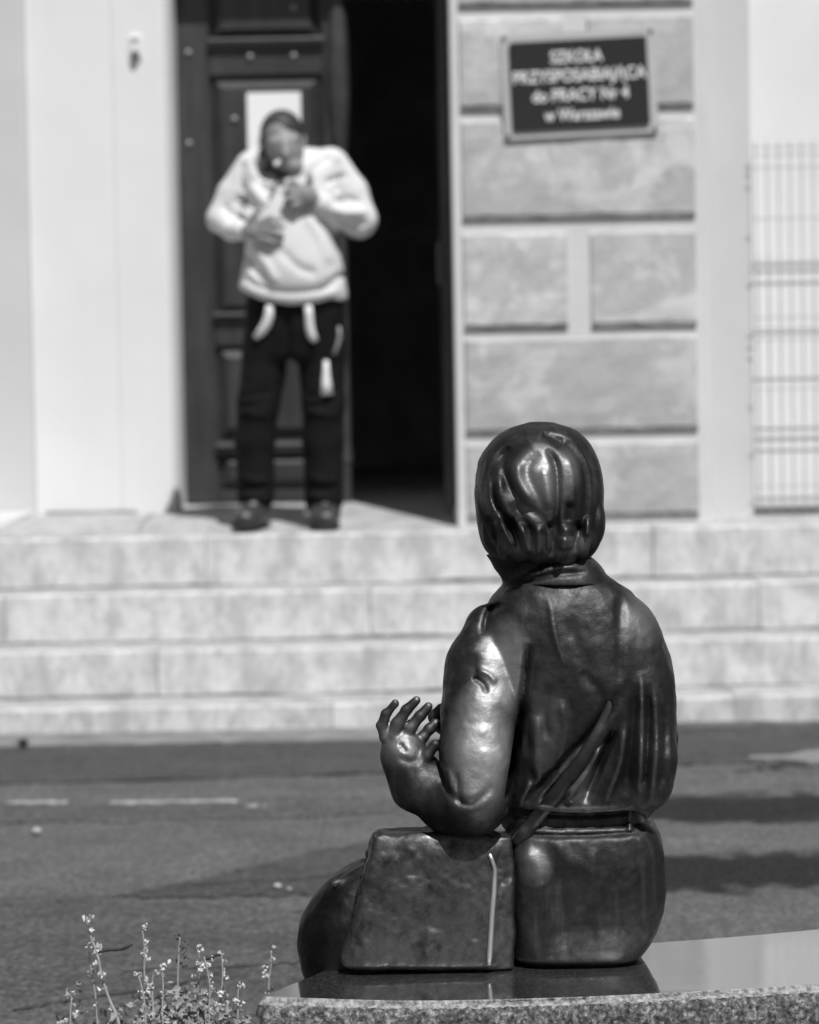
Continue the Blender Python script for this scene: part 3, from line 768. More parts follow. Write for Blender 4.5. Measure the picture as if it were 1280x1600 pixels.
# folds of the cloth
yl = (-75, 120)
for l, a, w in [([(824, 1000), (821, 1050), (812, 1120), (801, 1190), (788, 1262)], 22, 6), ([(856, 922), (866, 985), (882, 1035)], -3, 5), ([(962, 1070), (922, 1140), (872, 1198), (818, 1256)], 10, 9),
                ([(940, 1150), (914, 1200), (880, 1246)], -15, 8), ([(960, 1130), (936, 1192), (912, 1250)], 16, 6), ([(905, 1175), (878, 1212), (846, 1250)], 12, 5), ([(905, 1040), (935, 1075), (955, 1110)], 4, 9), ([(880, 960), (905, 1010), (920, 1060)], 2.5, 10), ([(830, 1215), (818, 1240), (810, 1262)], -5, 6), ([(976, 1120), (966, 1190), (945, 1246)], -8, 8), ([(992, 1060), (986, 1150), (978, 1240)], 6, 7),
                ([(1000, 1040), (1001, 1130), (997, 1235)], -5, 6), ([(1011, 1060), (1012, 1140), (1005, 1245)], 6, 5.5), ([(1023, 1080), (1025, 1150), (1016, 1250)], -4, 6), ([(1036, 1090), (1038, 1160), (1028, 1230)], 4, 6),
                ([(972, 925), (968, 985), (964, 1060)], 4, 8), ([(842, 1110), (836, 1170), (844, 1220)], -5, 8), ([(874, 1085), (882, 1130), (872, 1180)], -5, 7), ([(856, 1060), (848, 1110), (856, 1150)], 5, 8), ([(820, 1090), (826, 1180)], 4, 7),
                ([(744, 1040), (762, 1046), (774, 1060)], -5, 4), ([(737, 1052), (752, 1060), (760, 1076)], 6, 4), ([(712, 1195), (714, 1225), (722, 1245)], 6, 5), ([(697, 1190), (700, 1222)], -4, 5),
                ([(688, 1190), (700, 1226), (732, 1244), (770, 1214)], 6, 6),
                ([(815, 1254), (900, 1262), (985, 1258)], -4, 6), ([(806, 1302), (900, 1302), (1010, 1298)], 7, 4), ([(806, 1268), (900, 1272), (1000, 1268)], 6, 5), ([(790, 940), (765, 955), (757, 990)], 9, 6), ([(985, 1264), (986, 1298)], -6, 3.5),
                ([(812, 1330), (836, 1345), (842, 1380)], -6, 14), ([(842, 1310), (870, 1370), (880, 1450)], 4, 12), ([(930, 1308), (925, 1380), (940, 1470)], -3, 12), ([(985, 1305), (1006, 1350), (1018, 1420)], 2.5, 12), ([(860, 1306), (900, 1345), (960, 1370)], -2.5, 12), ([(850, 1420), (900, 1445), (970, 1440)], -2.5, 16), ([(620, 1178), (640, 1186), (655, 1180)], 3, 5), ([(622, 1158), (634, 1172)], 3.5, 3)]:
    B.relief(lines(l), a, w, yl)
# shallow hand-worked unevenness
gx, gy, gz = np.meshgrid(*[np.arange(n_) for n_ in B.n // 10 + 3], indexing='ij', copy=False)
nz_ = rng.normal(0, 1, gx.shape).astype(np.float32)
def up(a, n_):
    for ax_ in range(3):
        t = np.arange(n_[ax_]) / 10.; i = t.astype(int); u = (t - i).astype(np.float32); u = u * u * (3 - 2 * u)
        sh = [1, 1, 1]; sh[ax_] = -1
        a = np.take(a, i, ax_) * (1 - u.reshape(sh)) + np.take(a, i + 1, ax_) * u.reshape(sh)
    return a
B.F += up(nz_, B.n) * 1.0
B.F += up2(rng.normal(0, 1, tuple(B.n // 4 + 3)).astype(np.float32), B.n, 4.) * .4
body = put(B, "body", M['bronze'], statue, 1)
def wear_highlight(o, S_, spots, dark=(), place=ST):
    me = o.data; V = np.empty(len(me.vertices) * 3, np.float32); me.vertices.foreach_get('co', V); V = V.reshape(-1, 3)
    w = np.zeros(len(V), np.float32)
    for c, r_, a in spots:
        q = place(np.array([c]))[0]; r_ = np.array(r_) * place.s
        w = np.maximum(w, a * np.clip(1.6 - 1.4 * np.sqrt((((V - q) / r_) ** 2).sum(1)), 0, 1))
    at = me.attributes.new('wear_highlight', 'FLOAT', 'POINT'); at.data.foreach_set('value', w)
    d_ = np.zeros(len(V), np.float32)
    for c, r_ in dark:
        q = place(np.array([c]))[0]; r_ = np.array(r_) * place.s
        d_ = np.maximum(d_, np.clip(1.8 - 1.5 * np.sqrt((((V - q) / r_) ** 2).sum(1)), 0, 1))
    at = me.attributes.new('painted_shade', 'FLOAT', 'POINT'); at.data.foreach_set('value', d_)
wear_highlight(body, B, [(P3(790, 1040, 0), (40, 80, 80), .9), (P3(752, 1160, -30), (56, 80, 100), 1.), (P3(832, 1340, -10), (32, 40, 40), .45), (P3(905, 1205, 0), (30, 40, 46), .6), (P3(1005, 960, 20), (40, 60, 50), .4), (P3(620, 1150, 20), (50, 60, 45), .4), (P3(850, 1130, -20), (40, 40, 80), .25)], [(P3(510, 1480, 60), (110, 120, 120)), (P3(690, 1285, 10), (110, 70, 40))])  # bright spots follow polish and highlights, dark spots paint shade

# hair
H = Sculpt((-85, -50, 600), (165, 245, 880), 2.2)
H.loft(rows([(656, 824, 868, 74, 126), (664, 798, 894, 44, 155), (676, 778, 910, 20, 175), (692, 761, 923, 3, 192), (720, 742, 936, -15, 205), (755, 736, 942, -24, 210), (790, 741, 942, -24, 205), (820, 745, 942, -16, 190), (845, 751, 937, -4, 170), (862, 761, 928, 8, 158), (876, 780, 914, 22, 146)]), 2.05, 4, 8)
H.ell(P3(846, 724, 92), (88, 100, 70), 10)
H.ell(P3(934, 812, 58), (15, 28, 32), 9)
H.ell(P3(806, 682, 90), (34, 50, 14), 12, (0, -24, 0))
hl = [([(796, 690), (770, 725), (768, 765), (790, 808), (808, 846)], 5, 8), ([(826, 684), (792, 706), (792, 742), (820, 782), (856, 808)], 8, 10), ([(842, 700), (822, 725), (834, 762), (852, 796)], 3, 8),
      ([(852, 694), (866, 718), (869, 760), (867, 810), (868, 864)], 6, 6), ([(858, 674), (892, 694), (912, 738), (912, 800), (906, 852)], 6, 9), ([(846, 670), (880, 686)], 4, 6), ([(895, 676), (926, 712), (934, 765), (926, 825)], 3, 8),
      ([(762, 705), (746, 745), (758, 795), (776, 838)], 4, 8), ([(800, 775), (820, 812), (830, 856)], 5, 8), ([(846, 818), (850, 864)], 4, 6), ([(886, 775), (884, 808)], 3, 7), ([(893, 822), (902, 855)], 4, 6),
      ([(810, 808), (818, 834), (826, 860)], -4, 7), ([(780, 735), (778, 768), (796, 804)], -4, 8), ([(806, 712), (806, 745), (828, 780)], -5, 10), ([(846, 722), (852, 752), (857, 788)], -3, 9), ([(888, 705), (895, 742), (894, 785)], -3, 9),
      ([(858, 815), (858, 856)], -4, 6), ([(884, 832), (883, 852)], -5, 9), ([(772, 806), (786, 848)], -4, 8), ([(918, 806), (914, 848)], -3, 8)]
hl += [([(776, 790), (788, 822), (802, 850)], -7, 5), ([(794, 800), (806, 830), (812, 858)], 8, 4.5), ([(812, 812), (822, 838), (826, 860)], -7, 5), ([(838, 812), (842, 840), (840, 864)], -6, 6), ([(856, 806), (862, 836), (860, 864)], 7, 4), ([(884, 812), (880, 834), (876, 854)], -8, 8), ([(902, 806), (904, 834), (898, 858)], 8, 4.5), ([(918, 800), (916, 832)], -6, 5), ([(764, 735), (766, 775), (782, 808)], -6, 5), ([(762, 800), (772, 830), (784, 852)], 7, 4.5)]
for l, a, w in hl: H.relief(lines(l), a * 1.5, w * 1.0, (-50, 110))
for px_, py_, a_, b_ in ((768, 840, 13, 24), (788, 858, 12, 22), (812, 864, 15, 20), (840, 870, 14, 18), (862, 862, 12, 22), (886, 872, 16, 22), (910, 858, 12, 22), (928, 846, 10, 24)):
    H.ell(P3(px_, py_ - 12, 22 if 780 < px_ < 915 else 46), (a_, 13, b_), 9)
hair = put(H, "hair", M['bronze'], statue, 1)
wear_highlight(hair, H, [(P3(838, 745, -20), (46, 50, 62), .55), (P3(890, 720, 0), (20, 40, 40), .4), (P3(860, 840, 0), (90, 50, 24), .35)])

# collar
C_ = Sculpt((-20, -20, 590), (165, 200, 660), 2.4)
C_.loft(rows([(868, 838, 924, 26, 140), (882, 820, 938, 16, 150), (898, 806, 948, 9, 160), (909, 800, 954, 6, 166)]), 2.3, 3, 4)
C_.relief(lines([(826, 894), (862, 882), (905, 878)]), -3.5, 4, (0, 120)); C_.relief(lines([(820, 903), (862, 893), (920, 888)]), 4, 4, (0, 120))
put(C_, "collar", M['bronze'], statue, 1)

# satchel at the hip
G = Sculpt((-290, -60, -12), (20, 110, 235), 2.4)
G.loft(rows([(1300, 592, 772, 8, 74), (1312, 583, 779, 0, 84), (1340, 573, 782, -7, 88), (1400, 556, 784, -14, 90), (1450, 544, 782, -17, 90), (1490, 534, 780, -17, 90), (1506, 533, 779, -15, 88), (1511, 535, 777, -6, 84), (1519, 540, 774, 8, 80)]), 6.5, 4, 6)
G.loft(rows([(1306, 740, 800, 10, 80), (1400, 740, 804, -2, 84), (1500, 740, 803, -2, 84), (1518, 740, 800, 14, 84)]), 7, 5, 5)
nz2 = rng.normal(0, 1, tuple(G.n // 6 + 3)).astype(np.float32)
G.F += up2(nz2, G.n, 6.) * .6
G.F += up2(rng.normal(0, 1, tuple(G.n // 3 + 3)).astype(np.float32), G.n, 3.) * .45
G.F += up2(rng.normal(0, 1, tuple(G.n // 14 + 3)).astype(np.float32), G.n, 14.) * 1.4
G.relief(lines([(660, 1440), (690, 1450), (672, 1485), (640, 1500)]), 1.5, 6, (-60, 60))
bag = put(G, "satchel", M['bronze_bag'], statue, 1)
pts = [(764, 1330), (769, 1342), (773, 1356), (771, 1390), (768, 1425), (766, 1460), (764, 1490), (763, 1504)]
pv = [];
for a, b in pts:
    y_ = G.near_y(X(a), Zp(b)); pv.append((X(a), (y_ if y_ is not None else -14) - 2, Zp(b)))
v, f = tube([tuple(q) for q in ST(np.array(pv))], [.003, .0034, .004, .0044, .0044, .0044, .0044, .0034], 8); link("piping", mesh("piping", v, f), M['bronze_edge'], bag, True)
# shoulder strap lying over the jacket
sp = catmull([(960, 1088, 0), (941, 1127, 0), (905, 1185, 0), (866, 1238, 0), (832, 1285, 0), (806, 1320, 0)], 46)
sv, sf = [], []
ys = []
for i, p in enumerate(sp):
    yy = [q for q in (B.near_y(X(p[0]) + dx, Zp(p[1]) + dz) for dx in (-8, 0, 8) for dz in (-6, 0, 6)) if q is not None]
    ys.append(min(yy) if yy else 0)
ys = np.convolve(np.pad(ys, 4, 'edge'), np.ones(9) / 9, 'valid')
for i, p in enumerate(sp):
    d = sp[min(i + 1, 45)] - sp[max(i - 1, 0)]; d = d[:2] / (np.linalg.norm(d[:2]) + 1e-9); nr = np.array((-d[1], d[0])) * -1
    w_ = 11.5
    for o_, dy in ((-w_, 4), (-w_ * .9, -1.6), (0, -.4), (w_ * .9, -1.6), (w_, 4), (0, 8)):
        sv.append((X(p[0] + nr[0] * o_), ys[i] + dy - .5 + 9 * max(0, 1 - i / 12) + 12 * max(0, (i - 40) / 5), Zp(p[1] + nr[1] * o_)))
    if i:
        for k in range(6): sf.append(((i - 1) * 6 + k, (i - 1) * 6 + (k + 1) % 6, i * 6 + (k + 1) % 6, i * 6 + k))
bm = bmesh.new(); vv = [bm.verts.new(tuple(q)) for q in ST(np.array(sv))]
for q in sf: bm.faces.new([vv[k] for k in q])
link("shoulder_strap", bm_mesh("shoulder_strap", bm), M['bronze_strap'], statue, True)

# ------------------------------------------------------------------ the man at the door
MP = Place(.0025375, ROLL); MO = Vector((-.489, 10.265, .686))
def mx(px): return px - 450.
def mz(py): return 836. - py
def Q3(px, py, y): return (mx(px), float(y), mz(py))
def mrows(lst): return [(mz(py), mx(a), mx(b), yn, yf) for py, a, b, yn, yf in lst]
def ml(l): return [(mx(a), mz(b)) for a, b in l]
armL = [(395, 270, 0), (364, 312, 0), (346, 350, -4), (366, 368, -40), (388, 374, -68)]
armR = [(518, 268, 0), (548, 310, 0), (563, 352, -6), (532, 345, -42), (500, 328, -64)]
legL = [(420, 548, 0), (404, 640, -6), (398, 700, -2), (399, 800, 4)]
legR = [(502, 548, 0), (507, 640, -8), (506, 700, -3), (507, 806, 2)]
A = Sculpt((-140, -115, -6), (155, 75, 665), 2.2)
A.loft(mrows([(262, 405, 505, -25, 35), (300, 392, 522, -40, 40), (380, 396, 520, -52, 40), (440, 395, 530, -55, 36), (500, 398, 530, -42, 38), (550, 400, 526, -36, 38)]), 2.3, 6, 14)
for arm, rr in ((armL, [22, 19, 16, 12, 10]), (armR, [23, 21, 19, 14, 11])): A.chain([Q3(*q) for q in arm], rr, 6)
for lg in (legL, legR): A.chain([Q3(*q) for q in lg], [30, 24, 22, 15], 8); A.cone(Q3(lg[3][0], 818, 5), Q3(lg[3][0] - 4, 824, -40), 12, 10, 6)
A.chain([Q3(444, 280, 0), Q3(442, 245, -10)], [30, 25], 10)                       # neck
A.ell(Q3(441, 220, -12), (31, 40, 35), 6); A.ell(Q3(452, 248, -36), (26, 27, 31), 8); A.ell(Q3(462, 273, -46), (16, 15, 12), 8)
A.cone(Q3(447, 238, -63), Q3(452, 257, -76), 4, 6.5, 5); A.cone(Q3(428, 235, -55), Q3(468, 229, -53), 6, 6, 6)
for ex, ez in ((437, 243), (463, 238)): A.ell(Q3(ex, ez, -66), (8, 7, 5), 3, cut=True); A.ell(Q3(ex, ez, -56), (5.5, 5, 4.5), 1)
A.cone(Q3(445, 266, -66), Q3(463, 262, -62), 2.5, 2.5, 2, cut=True)
for ex in (411, 475): A.ell(Q3(ex, 230, -6), (6, 9, 13), 3)
# hands with separate fingers
A.ell(Q3(402, 373, -76), (18, 9, 16), 6)
for f_ in ([(411, 362, -80), (428, 355, -84), (441, 357, -83)], [(415, 369, -81), (434, 365, -86), (448, 368, -85)], [(415, 377, -81), (433, 377, -86), (446, 380, -85)], [(411, 386, -79), (425, 389, -84), (436, 391, -83)], [(396, 361, -79), (404, 349, -82), (412, 342, -82)]):
    A.chain([Q3(*q) for q in f_], [5.4, 5.0, 4.2], 2)
A.ell(Q3(482, 318, -72), (18, 12, 18), 6)
for f_ in ([(472, 306, -76), (461, 300, -80), (455, 305, -77)], [(469, 314, -78), (456, 312, -82), (450, 317, -79)], [(470, 323, -78), (458, 324, -82), (453, 329, -79)], [(474, 331, -76), (465, 335, -80), (461, 340, -77)], [(485, 305, -74), (489, 295, -78), (488, 287, -77)]):
    A.chain([Q3(*q) for q in f_], [5.6, 5.2, 4.6], 2)
V, Q = A.surface(1)
man = link("person", np_mesh("person", MP(V), Q), M['skin']); man.location = MO
tag(man, "man in a pale sweater and dark work trousers standing bowed in the doorway", "person")
def mput(S_, name, mat, smooth=2, par=None): V, Q = S_.surface(smooth); return link(name, np_mesh(name, MP(V), Q), mat, par or man)
# sweater
W = Sculpt((-140, -115, 330), (160, 80, 620), 2.0)
W.loft(mrows([(238, 402, 500, -14, 40), (250, 388, 526, -30, 46), (268, 380, 538, -44, 50), (300, 380, 536, -54, 54), (340, 384, 532, -64, 54), (380, 386, 530, -74, 52), (420, 382, 537, -80, 50), (450, 376, 542, -78, 48), (472, 374, 545, -70, 46), (496, 380, 545, -60, 44)]), 2.4, 6, 8)
for arm, rr in ((armL, [27, 24, 22, 18, 15]), (armR, [30, 29, 28, 21, 17])):
    W.chain([Q3(*q) for q in arm[:-1]] + [Q3(*[a + (b - a) * .78 for a, b in zip(arm[-2], arm[-1])])], rr, 6)
W.ell(Q3(430, 258, -50), (40, 46, 38), 4, cut=True); W.cone(Q3(440, 240, 0), Q3(440, 200, -5), 34, 40, 5, cut=True)
hem = np.interp(W.ax[0] + 450, [360, 375, 390, 410, 455, 500, 520, 535, 548], [452, 459, 468, 478, 487, 483, 477, 480, 474])
W.F = np.maximum(W.F, ((836 - hem)[:, None, None] - W.ax[2][None, None, :]).astype(np.float32))
for l, a, w in [([(376, 452), (410, 470), (455, 479), (500, 475), (540, 464)], -3, 5), ([(378, 440), (412, 460), (455, 467), (505, 463), (540, 452)], 4, 3.5), ([(388, 402), (402, 432), (425, 458)], 6, 5), ([(400, 395), (422, 428), (438, 456)], -5, 6),
                ([(540, 436), (520, 452), (496, 466)], 6, 4.5), ([(370, 318), (392, 326), (410, 345)], 7, 4), ([(360, 332), (380, 342), (396, 352)], -5, 4), ([(352, 328), (362, 346), (366, 362)], 5, 4), ([(520, 330), (545, 320), (566, 328)], 6, 4), ([(508, 300), (530, 288), (545, 286)], 5, 4.5), ([(530, 352), (550, 362), (578, 358)], 6, 4.5), ([(522, 340), (548, 345), (580, 340)], -5, 5),
                ([(400, 288), (420, 308), (438, 318)], 5, 5), ([(392, 300), (410, 322), (425, 332)], -4, 5), ([(500, 350), (520, 374), (537, 404)], 7, 5), ([(480, 345), (505, 385), (520, 425)], -4, 7), ([(440, 400), (470, 430), (500, 440)], 4, 7), ([(470, 300), (500, 270), (520, 255)], 4, 5), ([(385, 262), (378, 290), (385, 312)], 5, 4), ([(528, 258), (532, 285), (528, 312)], 5, 4)]:
    W.relief(ml(l), a, w, (-115, 40))
mput(W, "sweater", M['knit'], 2)
# dark layer painting the shade on the neck and chest skin
U = Sculpt((-75, -70, 480), (80, 55, 590), 2.2)
U.loft(mrows([(250, 398, 490, -22, 34), (266, 396, 510, -34, 38), (300, 390, 524, -44, 43), (345, 394, 522, -50, 43)]), 2.3, 4, 8)
U.cone(Q3(442, 250, -8), Q3(442, 232, -12), 27, 30, 3, cut=True)
mput(U, "neckline_shade", M['shoe'], 1)
# hair
K = Sculpt((-60, -75, 560), (45, 45, 665), 1.8)
K.ell(Q3(442, 218, -9), (34.5, 43, 38), 4); K.ell(Q3(443, 254, -54), (28, 36, 38), 4, cut=True); K.ell(Q3(432, 226, -58), (18, 28, 20), 5, cut=True)
mput(K, "hair", M['hair'], 1)
# trousers
T_ = Sculpt((-100, -85, 10), (105, 75, 375), 2.2)
T_.loft(mrows([(468, 386, 540, -62, 42), (500, 384, 541, -56, 46), (530, 382, 541, -52, 50), (560, 380, 541, -46, 50), (575, 382, 540, -40, 46)]), 2.6, 8, 10)
for lg, rr in ((legL, [39, 33, 31, 30]), (legR, [39, 33, 32, 31])): T_.chain([Q3(*q) for q in lg[:3]] + [Q3(lg[3][0], lg[3][1] - 14, lg[3][2])], rr, 8)
T_.relief(ml([(452, 500), (452, 540), (453, 600)]), 6, 6, (-85, 60))
for lg in (legL, legR):
    for i, dz in enumerate((758, 772, 786, 640, 655, 625)):
        xo = lg[2][0]; T_.relief(ml([(xo - 26, dz + (5 if i % 2 else -4)), (xo, dz + 3), (xo + 26, dz - (4 if i % 2 else -6))]), 3.5 if i % 2 else -3.5, 4.5, (-85, 40))
mput(T_, "trousers", M['trousers'], 2)
def on_trousers(pts, wid, name, mat):
    pv, lst = [], -50
    for a, b in pts:
        y_ = T_.near_y(mx(a), mz(b)); lst = y_ if y_ is not None else lst
        pv.append((mx(a), lst - 2.0, mz(b)))
    v, f = tube([tuple(q) for q in MP(np.array(pv))], wid, 8); link(name, mesh(name, v, f), mat, man, True)
on_trousers([(425, 487), (424, 502), (420, 516), (412, 528), (402, 537)], [.015, .019, .02, .018, .011], "pocket_trim", M['trim'])
on_trousers([(485, 487), (486, 505), (487, 522), (490, 534), (496, 543)], [.015, .017, .018, .018, .012], "pocket_trim", M['trim'])
on_trousers([(512, 573), (512, 590), (512, 608), (513, 626)], [.01, .014, .02, .025], "hanging_cloth", M['trim'])
on_trousers([(532, 520), (533, 535), (530, 548), (524, 564)], [.005, .008, .007, .008], "hip_highlight", M['stud'])  # pale strip put in for highlight bits at the hip
# shoes
for hx, dx in ((398, -12), (508, 3)):
    F_ = Sculpt((hx - 450 - 45, -95, -2), (hx - 450 + 45, 50, 62), 1.8)
    F_.chain([Q3(hx, 812, 14), Q3(hx + dx * .4, 814, -14), Q3(hx + dx, 820, -58)], [22, 22, 21], 10, (1, 1, .8)); F_.cone(Q3(hx, 800, 8), Q3(hx, 786, 8), 21, 22, 8)
    F_.F = np.maximum(F_.F, (1.0 - F_.ax[2])[None, None, :].astype(np.float32))
    sh = mput(F_, "shoe", M['shoe'], 1)
    N_ = Sculpt((hx - 450 - 45, -95, -2), (hx - 450 + 45, 50, 14), 1.6)
    N_.chain([Q3(hx, 828, 16), Q3(hx + dx * .4, 828, -14), Q3(hx + dx, 828, -60)], [24, 23, 23], 4); N_.F = np.maximum(N_.F, np.maximum(.4 - N_.ax[2], N_.ax[2] - 8)[None, None, :].astype(np.float32))
    mput(N_, "sole", M['sole'], 0, sh)
    tv = MP(np.array([Q3(hx + 2, 796, -16), Q3(hx + dx * .3 + 1, 803, -27), Q3(hx + dx * .6, 808, -42)])); v, f = tube([tuple(q) for q in tv], [.018, .02, .014], 8); link("laces", mesh("laces", v, f), M['lace'], sh, True)
cg = MP(np.array([Q3(441, 266, -66), Q3(438, 270, -78), Q3(436, 273, -88)])); v, f = tube([tuple(q) for q in cg], [.008, .009, .009], 8); link("face_highlight", mesh("face_highlight", v, f), M['trim'], man, True)  # white tube stands in for a lit spot on the face

# ------------------------------------------------------------------ weeds in front of the bench end
stalks = [
[(-0.5337, 4.1, 0.3704), (-0.5282, 4.1, 0.3401), (-0.5176, 4.1, 0.3107), (-0.5103, 4.1, 0.2688), (-0.4987, 4.1, 0.2321), (-0.4851, 4.1, 0.1952)] ,
[(-0.5335, 4.12, 0.3108), (-0.5302, 4.12, 0.2751), (-0.5248, 4.12, 0.2383), (-0.5228, 4.12, 0.191)] ,
[(-0.4487, 4.15, 0.3354), (-0.4464, 4.15, 0.2984), (-0.4473, 4.15, 0.2615), (-0.4377, 4.15, 0.2222)] ,
[(-0.393, 4.2, 0.3132), (-0.3959, 4.2, 0.2759), (-0.3981, 4.2, 0.2278)] ,
[(-0.3551, 4.1, 0.315), (-0.3517, 4.1, 0.2816), (-0.3569, 4.1, 0.2347)] ,
[(-0.3408, 4.05, 0.3133), (-0.3327, 4.05, 0.2667), (-0.3348, 4.05, 0.2151)] ,
[(-0.3186, 4.12, 0.2995), (-0.3173, 4.12, 0.2659), (-0.3227, 4.12, 0.2083)] ,
[(-0.2449, 4.25, 0.2771), (-0.2467, 4.25, 0.2458), (-0.2506, 4.25, 0.2134)] ,
[(-0.4045, 4.0, 0.3102), (-0.4022, 4.0, 0.2796), (-0.4044, 4.0, 0.2287)] ,
[(-0.4253, 4.08, 0.2781), (-0.4279, 4.08, 0.2532)] ,
[(-0.2856, 4.02, 0.2697), (-0.2869, 4.02, 0.2113)] ,
[(-0.4446, 4.04, 0.2855), (-0.4373, 4.04, 0.2504), (-0.4352, 4.04, 0.2091)] ,
[(-0.547, 4.0, 0.2619), (-0.55, 4.0, 0.2211)] ,
]
wl = ["tallest leaning weed stalk with a pale flower head, left of the bench", "thin weed stalk just behind the tall leaning one, low beside it", "weed stalk with separate pale flower whorls, second tall one from the left",
      "dark seeded weed stalk in the middle of the clump", "left one of the crossing pair of weed stalks", "right one of the crossing pair of weed stalks, leaning", "weed stalk with a dark side pod at the right of the clump",
      "lone weed stalk standing close to the bench corner", "short weed stalk with three stacked pale whorls", "shortest bare tipped weed stalk between the pale ones", "low branching weed beside the bench end, at the right", "low weed bent to the right under the second tall stalk", "low leafy weed at the far left of the clump"]
def blob_mesh(name, n, size, seed, flat=.5):
    r_ = np.random.default_rng(seed); v, f = [], []
    for i in range(n):
        c = r_.normal(0, size * flat, 3) * (1.25, 1.25, .6); q = Euler(tuple(r_.uniform(-1.2, 1.2, 3))).to_matrix(); L = size * r_.uniform(.5, .95); b = len(v)
        for p in ((-.5, 0, 0), (-.15, .38, .14), (.5, 0, .02), (-.15, -.38, .14), (.1, 0, -.15)): v.append(tuple(np.array(q @ Vector([k * L for k in p])) + c))
        f += [(b, b + 1, b + 4), (b + 1, b + 2, b + 4), (b + 2, b + 3, b + 4), (b + 3, b, b + 4), (b, b + 3, b + 2, b + 1)]
    return mesh(name, v, f)
whorls = [blob_mesh("flower_whorl", 6, .0125, 40 + i, .3) for i in range(4)]; dwhorls = [blob_mesh("seed_whorl", 8, .009, 50 + i) for i in range(2)]; leaves = [blob_mesh("leaf_tuft", 8, .016, 60 + i) for i in range(4)]
for m_ in whorls: m_.materials.append(M['flower'])
for m_ in dwhorls: m_.materials.append(M['pod'])
for m_ in leaves: m_.materials.append(M['leaf'])
r_ = np.random.default_rng(3)
for i, st in enumerate(stalks):
    low = np.array(st[-1]); root = np.array((low[0] + (low[0] - st[0][0]) * .5, low[1] - .01, 0.)) ; mid = (low + root) / 2 + (.004, 0, 0)
    P = catmull(np.array([np.array(q) for q in st] + [mid, root]), 26)
    top = tag(empty("weed_stalk", tuple(root)), wl[i], "weed", "weeds growing at the bench end")
    rad = np.linspace(.0012, .0036 if i == 0 else .0021, 26)
    v, f = tube([tuple(q) for q in P], list(rad), 6); keep(link("stem", mesh("stem", v, f), M['stem'], None, True), top)
    seg = np.concatenate([[0], np.cumsum(np.linalg.norm(np.diff(P, axis=0), axis=1))]); vis = np.linalg.norm(np.array(st[0]) - low) + .02
    s_ = .0; k = 0
    while s_ < vis:
        q = np.array([np.interp(s_, seg, P[:, j]) for j in range(3)])
        src = dwhorls[k % 2] if (i == 3 and s_ < vis * .7) else (whorls[(i + k) % 4] if s_ < vis * .8 else leaves[(i + k) % 4])
        o = link(src.name.split('.')[0], src); o.location = tuple(q + r_.normal(0, .0045, 3)); o.rotation_euler = tuple(r_.uniform(0, 6, 3)); sc_ = r_.uniform(.45, 1.1); o.scale = (sc_,) * 3; keep(o, top)
        s_ += r_.uniform(.006, .018) if s_ < vis * .3 else r_.uniform(.014, .03); k += 1
    if i in (0, 6):
        b0 = np.array(st[2 if i == 0 else 0]); sgn = 1 if i == 0 else -1; dv = np.array((.058, .0, .013)) if i == 0 else np.array((-.03, 0, -.004))
        v, f = tube([tuple(b0 + dv * t + (0, 0, .002 * math.sin(t * 7))) for t in np.linspace(0, 1, 9)], [.0015, .0022, .003, .0024, .0034, .0026, .0034, .0028, .0015], 6); keep(link("seed_pod", mesh("seed_pod", v, f), M['pod'], None, True), top)
def ground_cover():
    v, f = [], []; r_ = np.random.default_rng(9)
    def leafq(c, L):
        q = Euler(tuple(r_.uniform(-1.1, 1.1, 3) + (0, 0, r_.uniform(0, 6)))).to_matrix(); b = len(v)
        for p in ((-.5, 0, 0), (-.1, .3, .1), (.5, 0, .02), (-.1, -.3, .1)): v.append(tuple(np.array(q @ Vector([k * L for k in p])) + c))
        f.append((b, b + 1, b + 2, b + 3))
    for n, cx, wd, ht in ((2300, -.38, .075, .235), (600, -.47, .06, .21), (260, -.565, .03, .225)):
        for i in range(n):
            x = min(r_.normal(cx, wd), -.285); h = ht * (1 - .35 * ((x - cx) / wd / 1.6) ** 2) * r_.uniform(.2, 1.0) ** .6
            if h > .01: leafq((x, r_.uniform(3.98, 4.2), h + r_.normal(0, .012)), r_.uniform(.008, .020))
    return mesh("low_weed_foliage", v, f)
tag(link("low_weed_foliage", ground_cover(), M['leaf']), "tangle of small grey leaves under the weed stalks at the bench end", "weeds", kind="stuff")

# ------------------------------------------------------------------ litter on the asphalt
for i, (x, y, sz, mt, lb) in enumerate([(-1.055, 7.08, .016, 'pebble', "small pale pebble on the asphalt at the far left"), (-.34, 6.22, .011, 'pebble', "small pale pebble on the asphalt left of the satchel"), (-1.36, 8.86, .02, 'debris', "dark clump of litter at the kerb on the far left"), (-.68, 8.87, .009, 'pebble', "tiny pale stone lying on the kerb strip"), (-.31, 6.19, .007, 'pebble', "tiny pale chip beside the pebble near the satchel")]):
    b_ = bmesh.new(); bmesh.ops.create_icosphere(b_, subdivisions=2, radius=sz)
    for q in b_.verts: q.co *= random.uniform(.8, 1.15); q.co.z *= .6
    o = link("pebble" if mt == 'pebble' else "litter_clump", bm_mesh("pebble", b_), M[mt], None, True); o.location = (x, y, sz * .5 + (.016 if y > 8.85 else .004)); tag(o, lb, "pebble" if mt == 'pebble' else "litter")

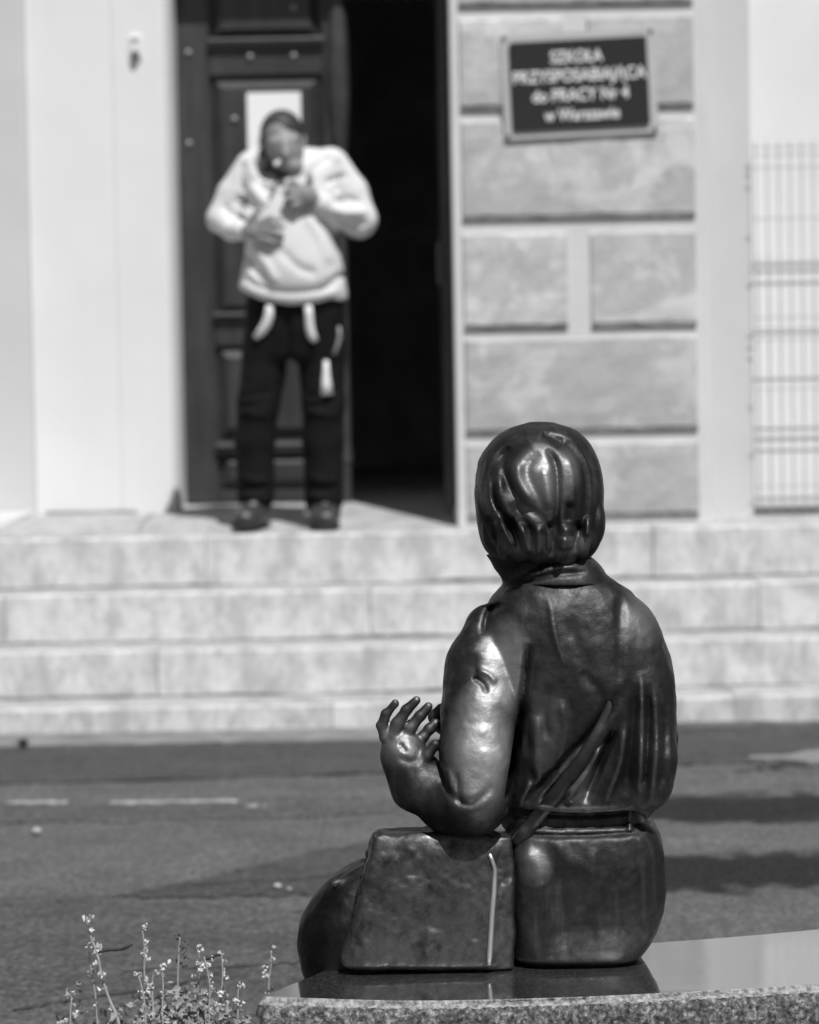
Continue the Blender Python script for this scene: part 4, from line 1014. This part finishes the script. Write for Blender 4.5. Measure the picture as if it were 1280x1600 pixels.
# ------------------------------------------------------------------ street tree beyond the right edge of the picture; two of its boughs shade the asphalt
tree = tag(empty("street_tree", (4.7, 4.4, 0)), "leafy street tree out of view at the right whose boughs shade the asphalt", "tree")
v, f = tube([(4.7, 4.4, -.1), (4.72, 4.42, 1.2), (4.66, 4.4, 2.6), (4.7, 4.45, 4.0), (4.8, 4.4, 5.4)], [.2, .16, .14, .12, .06], 12); keep(link("trunk", mesh("trunk", v, f), M['bark'], None, True), tree)
bo = [[(4.66, 4.42, 3.3), (3.9, 4.75, 3.75), (2.9, 4.93, 3.95), (1.62, 4.98, 4.0)], [(4.68, 4.4, 3.5), (3.9, 4.15, 3.85), (2.9, 4.05, 3.98), (1.45, 4.02, 4.0)], [(4.7, 4.43, 4.0), (5.4, 4.7, 4.6), (6.0, 4.9, 5.0)], [(4.7, 4.4, 3.8), (5.5, 4.0, 4.2), (6.3, 3.7, 4.4)]]
cr = []
for b_ in bo:
    v, f = tube(b_, [.08, .055, .04, .02][:len(b_)], 8); keep(link("limb", mesh("limb", v, f), M['bark'], None, True), tree)
lv, lf = [], []; r_ = np.random.default_rng(21)
def tl(c):
    L = r_.uniform(.05, .10); q = Euler(tuple(r_.uniform(0, 6.28, 3))).to_matrix(); b = len(lv)
    for p in ((-.5, 0, 0), (0, .32, .06), (.5, 0, 0), (0, -.32, .06)): lv.append(tuple(np.array(q @ Vector([k * L for k in p])) + c))
    lf.append((b, b + 1, b + 2, b + 3))
for b_, n in ((bo[0], 9500), (bo[1], 9500)):
    C2 = catmull(b_, 60)
    for i in range(n): 
        t = int(r_.uniform(16, 60)); tl(C2[t] + r_.normal(0, 1, 3) * (.08, .085, .085))
for b_, n in ((bo[2], 1500), (bo[3], 1500)):
    C2 = catmull(b_, 60)
    for i in range(n): tl(C2[int(r_.uniform(15, 60))] + r_.normal(0, .4, 3))
for i in range(2500): tl(np.array((5.3, 4.4, 5.4)) + r_.normal(0, 1, 3) * (.5, .5, .6))
keep(link("crown", mesh("crown", lv, lf), M['foliage']), tree)
